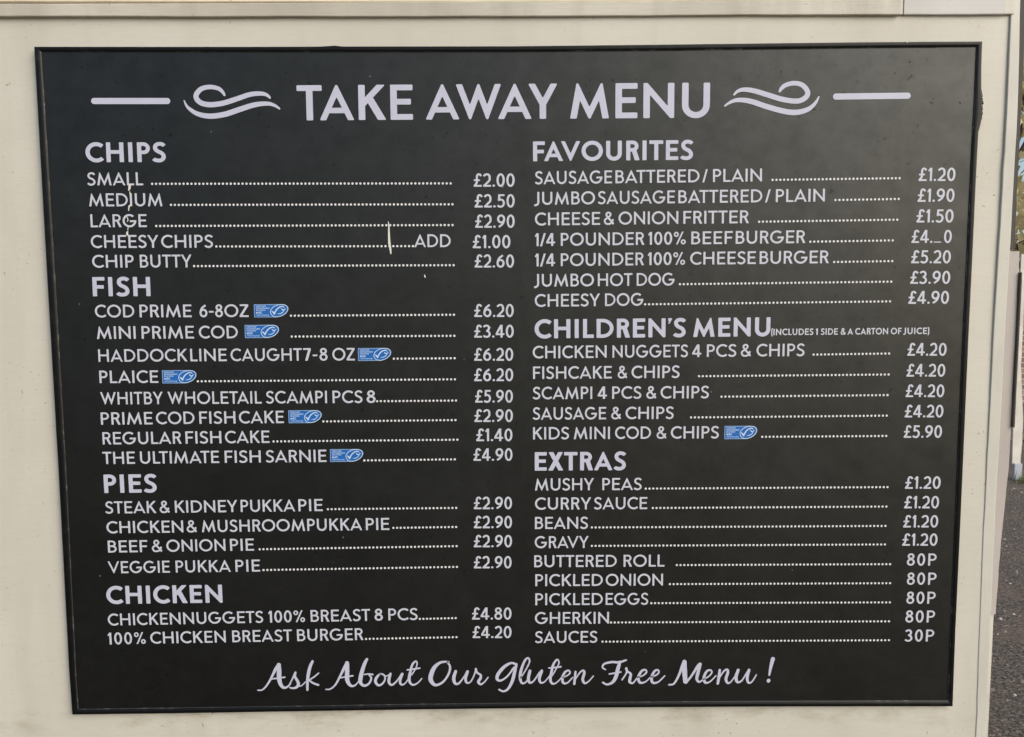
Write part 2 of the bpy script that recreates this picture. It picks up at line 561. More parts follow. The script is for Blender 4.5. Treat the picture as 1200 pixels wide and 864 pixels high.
    if ch == '8':
        W = 0.57
        ring(W / 2, 0.76, 0.245, 0.24 + o, s * .95)
        ring(W / 2, 0.285, 0.285, 0.285 + o, s * .97)
        return W, 0.055, 0.055, P
    if ch == '£':
        W = 0.58; T = 1 + o - th / 2
        band(hermite([(W - 0.05, 0.80, 122), (0.375, T, 180), (0.165 + s / 2, 0.73, 270), (0.165 + s / 2, 0.40, 270), (0.08, 0.06, -118)], 8), s * .97)
        rect(0.02, 0, W, th); rect(0.03, 0.43, 0.45, 0.43 + th * .9)
        return W, 0.03, 0.04, P
    if ch == '.':
        dot(s * .58, s * .55, s * .58)
        return s * 1.16, 0.05, 0.05, P
    if ch == ',':
        dot(s * .58, s * .55, s * .58)
        return s * 1.16, 0.05, 0.05, P
    if ch in "'":
        poly((0.0, 1.0), (s * .95, 1.0), (s * .95, 0.93), (s * .30, 0.70), (0.0, 0.72), (s * .25, 0.86), (0, 0.87))
        return s * .95, 0.02, 0.02, P
    if ch == '/':
        W = 0.42
        poly((0, -0.02), (s * .95, -0.02), (W, 1.0), (W - s * .95, 1.0))
        return W, 0.0, 0.0, P
    if ch == '-':
        rect(0, 0.36, 0.34, 0.36 + th * .9)
        return 0.34, 0.06, 0.06, P
    if ch == '_':
        rect(0, 0.03, 0.55, 0.03 + s * .5)
        return 0.55, 0.05, 0.13, P
    if ch == '%':
        W = 0.84; w_ = s * .72
        ring(0.175, 0.79, 0.175, 0.20, w_); ring(W - 0.175, 0.20, 0.175, 0.20, w_)
        poly((0.15, 0), (0.15 + s * .8, 0), (W - .15, 1), (W - .15 - s * .8, 1))
        return W, 0.05, 0.04, P
    if ch == '&':
        W = 0.80; Bm = th / 2 - o
        band([(W - 0.06, 0.04), (0.52, 0.33), (0.245, 0.655)], s * .95)
        band(hermite([(0.245, 0.655, 128), (0.20, 0.80, 90), (0.36, 1 + o - th / 2, 0), (0.515, 0.80, -90), (0.39, 0.61, -142), (0.17, 0.46, -150), (s / 2, 0.265, 270), (0.315, Bm, 0), (0.58, 0.16, 48), (0.70, 0.43, 72)], 7), s * .93)
        return W, 0.045, 0.02, P
    if ch in '()':
        W = 0.20
        band(hermite([(W - .03, 1.08, 240), (s * .42, 0.45, 270), (W - .03, -0.18, 300)], 8), s * .85)
        if ch == ')':
            P[:] = [([(W - x, y) for x, y in v_], f_) for v_, f_ in P]
        return W, 0.05, 0.03, P
    if ch == 'r':
        rect(0, 0, s, 1)
        band(hermite([(s * .5, 0.55, 80), (0.50, 0.9, 10)], 6), s)
        return 0.52, 0.1, 0.02, P
    if ch == 'm':
        rect(0, 0, s, 1); rect(0.55, 0, 0.55 + s, 0.8); rect(1.1, 0, 1.1 + s, 0.8)
        rect(s * .4, 0.82, 1.1 + s * .6, 0.82 + s * .8)
        return 1.1 + s, 0.1, 0.1, P
    if ch == 'g':
        ring(0.46, 0.5, 0.46, 0.5, s)
        band(hermite([(0.92 - s / 2, 1, 270), (0.92 - s / 2, 0.0, 270), (0.45, -0.42, 180), (0.08, -0.3, 140)], 5), s)
        return 0.92, 0.05, 0.1, P
    raise ValueError(ch)

KERN = {('A', 'V'): -.13, ('A', 'Y'): -.12, ('A', 'T'): -.11, ('A', 'W'): -.12, ('V', 'A'): -.13, ('Y', 'A'): -.12, ('T', 'A'): -.11,
        ('W', 'A'): -.12, ('L', 'T'): -.12, ('L', 'Y'): -.12, ('F', 'A'): -.10, ('P', 'A'): -.08, ('K', 'O'): -.04, ('A', 'U'): .01, ('1', '.'): -.02}
LIFT = 0.00025          # vinyl thickness
STEP = 0.000018         # overlapping strokes of one letter sit this much proud of each other

def place_shape(mb, verts, faces, org, ex, ez, sc, depth, mi=0, xs=1.0):
    mb.add([(org[0] + (ex[0] * x * xs + ez[0] * y) * sc, -depth, org[1] + (ex[1] * x * xs + ez[1] * y) * sc) for x, y in verts], faces, mi)

def add_word(mb, word, cap, weight, mi=0, base_depth=LIFT):
    """one word whose ink runs from (x0, z0) to (x1, z1) in millimetres"""
    text, x0, z0, x1, z1 = word
    need = math.hypot(x1 - x0, z1 - z0) / cap
    ex = unit((x0, z0), (x1, z1)); ez = (-ex[1], ex[0])
    gl = [glyph(c, weight) for c in text]
    n = len(gl)
    gaps = [gl[i][2] + gl[i + 1][1] + KERN.get((text[i], text[i + 1]), 0) for i in range(n - 1)]
    ink = sum(g[0] for g in gl)
    nat = ink + sum(gaps)
    k = max(0.90, min(1.12, need / nat))
    if n > 1:
        extra = (need - nat * k) / (n - 1)
    else:
        k = max(0.8, min(1.25, need / nat)); extra = 0
    pos = 0.0
    sc = cap / 1000.0
    for i, g in enumerate(gl):
        org = ((x0 + ex[0] * pos * cap) / 1000, (z0 + ex[1] * pos * cap) / 1000)
        for q, (v_, f_) in enumerate(g[3]):
            place_shape(mb, v_, f_, org, ex, ez, sc, base_depth + q * STEP, mi, k)
        pos += g[0] * k
        if i < n - 1:
            pos += gaps[i] * k + extra

CAP_TITLE, W_TITLE = 43.6, 0.177
CAP_HEAD, W_HEAD = 24.8, 0.198
CAP_BODY, W_BODY = 16.4, 0.150
CAP_PRICE, W_PRICE = 16.7, 0.150
CAP_NOTE, W_NOTE = 8.4, 0.185

# all positions on the sign in millimetres: x to the right, z up, from the middle of the board
TITLE_WORDS = [('TAKE', -270.28, 347.41, -123.2, 347.6), ('AWAY', -107.22, 347.62, 60.83, 347.83), ('MENU', 76.83, 347.85, 255.04, 348.07)]
TITLE_RULES = [(-531.14, 372.95, -430.93, 372.42, 7.63), (411.81, 373.46, 511.14, 374.1, 7.63)]
FLOURISH_LEFT = [[[-361.91, 379.41, 2.76], [-364.33, 383.53, 4.1], [-369.56, 387.67, 5.01], [-380.02, 389.56, 5.51], [-390.65, 387.33, 5.97], [-397.24, 380.96, 6.37], [-397.47, 375.25, 6.43], [-392.06, 369.95, 6.43], [-380.9, 367.6, 6.43], [-364.41, 369.35, 6.43], [-345.43, 374.97, 6.2], [-328.83, 380.15, 5.97], [-314.73, 380.99, 5.05], [-307.77, 378.89, 3.87], [-304.59, 375.9, 2.76]], [[-413.28, 372.81, 1.37], [-410.94, 367.3, 2.99], [-406.46, 362.23, 4.32], [-396.61, 356.21, 5.69], [-381.46, 353.38, 6.43], [-362.59, 355.57, 6.66], [-343.58, 361.44, 6.66], [-324.6, 367.07, 6.2], [-308.12, 368.59, 5.05], [-298.8, 366.25, 3.67], [-292.82, 362.32, 2.3]]]
FLOURISH_RIGHT = [[[343.82, 380.53, 3.07], [346.1, 384.09, 4.61], [351.53, 388.15, 5.38], [361.98, 390.39, 5.58], [372.55, 387.79, 6.15], [379.34, 379.57, 6.4], [376.9, 372.42, 6.4], [366.48, 368.12, 6.4], [348.01, 370.27, 6.4], [329.47, 375.74, 6.4], [310.95, 381.21, 6.15], [297.78, 382.81, 5.12], [290.46, 380.81, 3.84], [285.81, 376.74, 2.56]], [[393.97, 373.61, 1.54], [391.23, 367.99, 3.33], [386.64, 362.37, 4.61], [378.62, 357.03, 5.95], [364.2, 354.02, 6.66], [348.34, 355.9, 6.66], [327.15, 361.66, 6.66], [305.95, 368.44, 6.4], [290.14, 369.81, 5.12], [280.99, 367.04, 3.59], [274.22, 362.71, 2.05]]]
HEADINGS = [
  ('CHIPS', [('CHIPS', -541.8, 296.78, -439.62, 296.42)]),
  ('FISH', [('FISH', -541.75, 126.18, -467.1, 125.92)]),
  ('PIES', [('PIES', -540.41, -133.46, -470.74, -133.19)]),
  ('CHICKEN', [('CHICKEN', -545.0, -285.11, -389.67, -284.39)]),
  ('FAVOURITES', [('FAVOURITES', 29.49, 294.73, 234.5, 295.52)]),
  ("CHILDREN'S MENU", [("CHILDREN'S", 30.57, 67.68, 228.0, 68.23), ('MENU', 237.71, 68.26, 338.55, 68.54)]),
  ('EXTRAS', [('EXTRAS', 30.11, -107.62, 150.97, -107.71)]),
]
NOTE_WORDS = [('(INCLUDES', 339.86, 69.86, 394.94, 69.94), ('1', 398.07, 69.94, 401.42, 69.95), ('SIDE', 404.66, 69.95, 427.02, 69.99), ('&', 430.71, 69.99, 437.19, 70.0), ('A', 439.65, 70.01, 446.92, 70.02), ('CARTON', 449.71, 70.02, 492.76, 70.08), ('OF', 496.34, 70.09, 510.43, 70.11), ('JUICE)', 512.67, 70.11, 546.67, 70.16)]
# (item, words (text, x0, z0, x1, z1), dotted line (x0, z0, x1, z1), price, badge (x0, z0, x1, z1))
MENU = [
  ('SMALL', [('SMALL', -541.4, 267.6, -470.05, 267.4)], (-458.62, 269.16, -76.43, 267.5), ('£2.00', -47.24, 263.13, 5.68, 262.82), None),
  ('MEDIUM', [('MEDIUM', -540.51, 241.18, -446.69, 240.84)], (-435.68, 242.4, -74.36, 241.03), ('£2.50', -46.31, 236.86, 5.52, 236.55), None),
  ('LARGE', [('LARGE', -539.94, 214.65, -467.83, 214.43)], (-455.82, 215.77, -74.7, 214.68), ('£2.90', -45.92, 211.02, 5.36, 210.71), None),
  ('CHEESY CHIPS ADD', [('CHEESY', -540.9, 188.22, -454.01, 187.91), ('CHIPS', -450.5, 187.9, -383.78, 187.66), ('ADD', -124.56, 186.74, -77.27, 186.58)], (-379.65, 189.19, -126.08, 188.07), ('£1.00', -49.29, 184.98, -0.31, 184.68), None),
  ('CHIP BUTTY', [('CHIP', -540.58, 162.97, -486.87, 162.82), ('BUTTY', -479.05, 162.8, -412.2, 162.61)], (-409.27, 164.23, -73.93, 163.35), ('£2.60', -47.12, 160.11, 4.28, 159.79), None),
  ('COD PRIME 6-8OZ', [('COD', -540.32, 98.78, -489.29, 98.61), ('PRIME', -482.54, 98.59, -415.1, 98.38), ('6-8OZ', -404.8, 98.34, -341.2, 98.14)], (-286.28, 99.44, -74.31, 99.28), ('£6.20', -48.35, 96.23, 3.44, 95.89), (-334.01, 97.54, -289.14, 114.51)),
  ('MINI PRIME COD', [('MINI', -539.45, 70.81, -488.97, 70.75), ('PRIME', -481.2, 70.74, -413.15, 70.65), ('COD', -406.71, 70.64, -356.06, 70.58)], (-286.0, 72.34, -74.22, 71.83), ('£3.40', -48.64, 69.32, 3.27, 68.97), (-346.95, 70.75, -302.17, 87.79)),
  ('HADDOCK LINE CAUGHT 7-8 OZ', [('HADDOCK', -539.01, 40.91, -422.85, 40.78), ('LINE', -419.18, 40.78, -371.64, 40.73), ('CAUGHT', -366.63, 40.72, -273.6, 40.62), ('7-8', -271.82, 40.62, -240.16, 40.58), ('OZ', -233.81, 40.57, -204.49, 40.54)], (-153.59, 42.44, -74.26, 42.57), ('£6.20', -48.96, 39.04, 2.41, 38.69), (-200.26, 39.95, -156.77, 56.65)),
  ('PLAICE', [('PLAICE', -539.01, 13.01, -462.19, 12.81)], (-410.57, 14.48, -74.17, 14.85), ('£6.20', -49.25, 12.21, 2.24, 11.85), (-456.98, 12.1, -411.97, 29.3)),
  ('WHITBY WHOLETAIL SCAMPI PCS 8', [('WHITBY', -539.25, -15.26, -457.2, -15.32), ('WHOLETAIL', -451.05, -15.33, -327.99, -15.42), ('SCAMPI', -322.4, -15.43, -242.34, -15.49), ('PCS', -235.06, -15.49, -195.73, -15.52), ('8', -190.36, -15.53, -178.7, -15.54)], (-176.64, -13.4, -73.07, -13.23), ('£5.90', -48.31, -16.11, 1.62, -16.47), None),
  ('PRIME COD FISH CAKE', [('PRIME', -539.97, -42.06, -472.18, -41.91), ('COD', -467.59, -41.9, -417.03, -41.78), ('FISH', -410.75, -41.77, -363.32, -41.66), ('CAKE', -358.72, -41.65, -299.71, -41.52)], (-247.93, -39.73, -74.07, -39.16), ('£2.90', -49.48, -41.83, 1.45, -42.19), (-293.54, -41.67, -249.76, -24.65)),
  ('REGULAR FISH CAKE', [('REGULAR', -539.08, -68.32, -435.2, -68.05), ('FISH', -430.03, -68.04, -382.83, -67.92), ('CAKE', -378.0, -67.9, -319.54, -67.75)], (-314.31, -65.86, -71.92, -65.33), ('£1.40', -47.39, -67.45, 0.73, -67.8), None),
  ('THE ULTIMATE FISH SARNIE', [('THE', -540.43, -94.56, -497.78, -94.44), ('ULTIMATE', -490.92, -94.43, -386.77, -94.15), ('FISH', -379.45, -94.13, -331.79, -94.0), ('SARNIE', -325.26, -93.99, -245.11, -93.77)], (-195.24, -92.19, -75.75, -91.58), ('£4.90', -51.27, -93.71, 0.56, -94.09), (-240.26, -93.69, -196.35, -76.75)),
  ('STEAK & KIDNEY PUKKA PIE', [('STEAK', -540.36, -161.27, -472.46, -160.98), ('&', -468.27, -160.96, -454.57, -160.9), ('KIDNEY', -448.0, -160.87, -364.99, -160.51), ('PUKKA', -360.8, -160.49, -288.39, -160.18), ('PIE', -284.19, -160.16, -251.88, -160.02)], (-245.13, -157.53, -74.65, -157.1), ('£2.90', -51.52, -159.02, -0.42, -159.41), None),
  ('CHICKEN & MUSHROOM PUKKA PIE', [('CHICKEN', -540.04, -188.18, -438.05, -187.68), ('&', -433.63, -187.66, -419.67, -187.59), ('MUSHROOM', -413.43, -187.56, -276.13, -186.89), ('PUKKA', -273.18, -186.87, -200.11, -186.52), ('PIE', -195.22, -186.49, -163.95, -186.34)], (-158.67, -183.6, -74.98, -182.97), ('£2.90', -51.79, -184.9, -0.59, -185.29), None),
  ('BEEF & ONION PIE', [('BEEF', -539.45, -214.38, -486.7, -214.04), ('&', -481.02, -214.01, -466.8, -213.91), ('ONION', -461.57, -213.88, -382.97, -213.37), ('PIE', -376.82, -213.33, -344.96, -213.12)], (-337.51, -211.43, -74.74, -209.19), ('£2.90', -52.07, -210.89, -0.76, -211.29), None),
  ('VEGGIE PUKKA PIE', [('VEGGIE', -540.9, -242.8, -458.4, -242.41), ('PUKKA', -450.53, -242.37, -376.87, -242.03), ('PIE', -370.72, -242.0, -337.86, -241.85)], (-333.35, -239.89, -74.64, -237.63), ('£2.90', -52.38, -239.8, -1.51, -240.21), None),
  ('CHICKENNUGGETS 100% BREAST 8 PCS', [('CHICKENNUGGETS', -544.58, -314.95, -336.04, -312.71), ('100%', -329.04, -312.64, -279.8, -312.11), ('BREAST', -272.22, -312.03, -192.06, -311.17), ('8', -186.31, -311.11, -175.17, -310.99), ('PCS', -167.7, -310.91, -128.29, -310.49)], (-125.51, -309.19, -77.25, -308.41), ('£4.80', -55.55, -310.61, -2.09, -311.06), None),
  ('100% CHICKEN BREAST BURGER', [('100%', -545.91, -341.21, -495.13, -340.71), ('CHICKEN', -488.93, -340.65, -387.31, -339.65), ('BREAST', -378.57, -339.56, -298.06, -338.76), ('BURGER', -291.27, -338.7, -201.85, -337.81)], (-198.48, -336.41, -76.43, -334.94), ('£4.20', -55.14, -336.44, -2.25, -336.88), None),
  ('SAUSAGE BATTERED / PLAIN', [('SAUSAGE', 31.78, 265.69, 130.89, 266.36), ('BATTERED', 135.16, 266.39, 243.23, 267.13), ('/', 246.85, 267.15, 253.76, 267.2), ('PLAIN', 260.46, 267.24, 323.48, 267.67)], (337.17, 269.54, 500.75, 270.76), ('£1.20', 524.76, 267.06, 572.41, 266.79), None),
  ('JUMBO SAUSAGE BATTERED / PLAIN', [('JUMBO', 30.47, 239.65, 109.03, 240.08), ('SAUSAGE', 112.65, 240.1, 211.93, 240.64), ('BATTERED', 216.22, 240.66, 324.48, 241.25), ('/', 328.0, 241.27, 335.16, 241.31), ('PLAIN', 341.87, 241.34, 405.07, 241.69)], (418.89, 243.55, 500.5, 244.48), ('£1.90', 524.56, 240.66, 572.33, 240.38), None),
  ('CHEESE & ONION FRITTER', [('CHEESE', 31.58, 213.38, 115.6, 213.81), ('&', 120.33, 213.83, 133.99, 213.9), ('ONION', 139.39, 213.93, 216.53, 214.31), ('FRITTER', 223.04, 214.35, 307.83, 214.77)], (320.92, 216.55, 499.58, 218.09), ('£1.50', 523.92, 214.35, 572.23, 214.07), None),
  ('1/4 POUNDER 100% BEEF BURGER', [('1/4', 31.47, 187.11, 57.52, 187.24), ('POUNDER', 64.91, 187.28, 173.11, 187.84), ('100%', 177.85, 187.86, 226.46, 188.11), ('BEEF', 233.64, 188.15, 287.24, 188.42), ('BURGER', 291.11, 188.44, 381.45, 188.9)], (387.82, 190.62, 494.57, 191.61), ('£4._0', 518.61, 188.18, 571.02, 187.86), None),
  ('1/4 POUNDER 100% CHEESE BURGER', [('1/4', 31.37, 161.05, 57.47, 161.17), ('POUNDER', 64.88, 161.2, 172.77, 161.71), ('100%', 177.53, 161.74, 226.02, 161.97), ('CHEESE', 232.55, 162.0, 317.74, 162.4), ('BURGER', 322.61, 162.42, 412.62, 162.85)], (419.56, 164.34, 494.96, 165.08), ('£5.20', 519.15, 162.07, 570.9, 161.75), None),
  ('JUMBO HOT DOG', [('JUMBO', 29.83, 134.87, 107.88, 135.09), ('HOT', 112.98, 135.1, 157.9, 135.22), ('DOG', 163.44, 135.24, 212.49, 135.37)], (219.68, 136.98, 494.68, 138.55), ('£3.90', 518.93, 135.52, 571.24, 135.19), None),
  ('CHEESY DOG', [('CHEESY', 30.95, 108.79, 115.95, 109.24), ('DOG', 122.39, 109.27, 172.08, 109.54)], (174.63, 111.19, 493.92, 113.01), ('£4.90', 517.45, 109.64, 570.66, 109.3), None),
  ('CHICKEN NUGGETS 4 PCS & CHIPS', [('CHICKEN', 28.01, 41.55, 124.67, 41.74), ('NUGGETS', 132.38, 41.76, 231.24, 41.96), ('4', 236.72, 41.97, 248.69, 41.99), ('PCS', 255.97, 42.01, 294.58, 42.09), ('&', 300.51, 42.1, 314.17, 42.13), ('CHIPS', 320.99, 42.14, 384.04, 42.27)], (396.08, 44.1, 495.1, 44.89), ('£4.20', 518.76, 41.81, 570.36, 41.46), None),
  ('FISHCAKE & CHIPS', [('FISHCAKE', 28.34, 14.49, 131.5, 14.56), ('&', 139.34, 14.57, 152.12, 14.58), ('CHIPS', 157.5, 14.58, 220.61, 14.63)], (246.15, 16.7, 495.41, 17.24), ('£4.20', 518.66, 14.26, 569.83, 13.91), None),
  ('SCAMPI 4 PCS & CHIPS', [('SCAMPI', 27.78, -12.35, 106.02, -12.4), ('4', 113.21, -12.41, 125.33, -12.42), ('PCS', 132.19, -12.42, 170.6, -12.45), ('&', 177.12, -12.45, 190.6, -12.46), ('CHIPS', 195.88, -12.47, 259.49, -12.51)], (276.21, -10.59, 495.02, -9.97), ('£4.20', 518.43, -12.85, 569.71, -13.21), None),
  ('SAUSAGE & CHIPS', [('SAUSAGE', 27.67, -39.43, 124.43, -39.52), ('&', 131.07, -39.53, 144.36, -39.54), ('CHIPS', 149.99, -39.55, 213.49, -39.61)], (236.45, -37.85, 494.85, -37.3), ('£4.20', 518.2, -39.85, 569.59, -40.22), None),
  ('KIDS MINI COD & CHIPS', [('KIDS', 28.02, -65.71, 75.48, -65.77), ('MINI', 81.79, -65.78, 129.5, -65.84), ('COD', 136.27, -65.84, 183.77, -65.9), ('&', 191.11, -65.91, 204.54, -65.93), ('CHIPS', 209.96, -65.93, 273.53, -66.01)], (330.99, -64.37, 495.12, -64.42), ('£5.90', 517.96, -67.1, 568.79, -67.46), (280.89, -67.09, 324.24, -49.51)),
  ('MUSHY PEAS', [('MUSHY', 30.23, -134.44, 108.59, -134.59), ('PEAS', 119.71, -134.61, 172.02, -134.71)], (177.45, -132.9, 499.35, -133.25), ('£1.20', 522.2, -135.73, 569.91, -136.09), None),
  ('CURRY SAUCE', [('CURRY', 30.13, -160.34, 105.02, -160.51), ('SAUCE', 108.66, -160.51, 179.62, -160.67)], (187.11, -159.22, 498.69, -159.64), ('£1.20', 522.04, -162.25, 568.83, -162.61), None),
  ('BEANS', [('BEANS', 30.03, -186.58, 100.75, -186.9)], (105.99, -185.08, 498.36, -186.03), ('£1.20', 521.75, -188.31, 568.75, -188.68), None),
  ('GRAVY', [('GRAVY', 29.7, -212.82, 101.61, -213.15)], (106.05, -210.26, 498.55, -211.37), ('£1.20', 521.41, -213.31, 568.86, -213.68), None),
  ('BUTTERED ROLL', [('BUTTERED', 28.8, -238.93, 139.42, -239.22), ('ROLL', 148.58, -239.25, 203.42, -239.39)], (220.0, -237.53, 506.39, -238.53), ('80P', 528.85, -240.71, 568.71, -241.03), None),
  ('PICKLED ONION', [('PICKLED', 30.18, -265.05, 120.86, -265.36), ('ONION', 124.65, -265.37, 201.63, -265.63)], (211.02, -263.7, 507.32, -264.81), ('80P', 529.83, -267.11, 569.66, -267.44), None),
  ('PICKLED EGGS', [('PICKLED', 30.08, -291.4, 120.96, -291.73), ('EGGS', 124.75, -291.74, 182.0, -291.95)], (186.24, -289.85, 508.03, -291.43), ('80P', 530.13, -293.51, 569.58, -293.84), None),
  ('GHERKIN', [('GHERKIN', 29.52, -317.5, 129.35, -317.86)], (132.1, -316.22, 507.7, -317.81), ('80P', 529.83, -319.55, 569.83, -319.88), None),
  ('SAUCES', [('SAUCES', 29.42, -344.07, 113.65, -344.31)], (120.68, -342.94, 508.63, -344.2), ('30P', 530.24, -346.17, 569.74, -346.51), None),
]
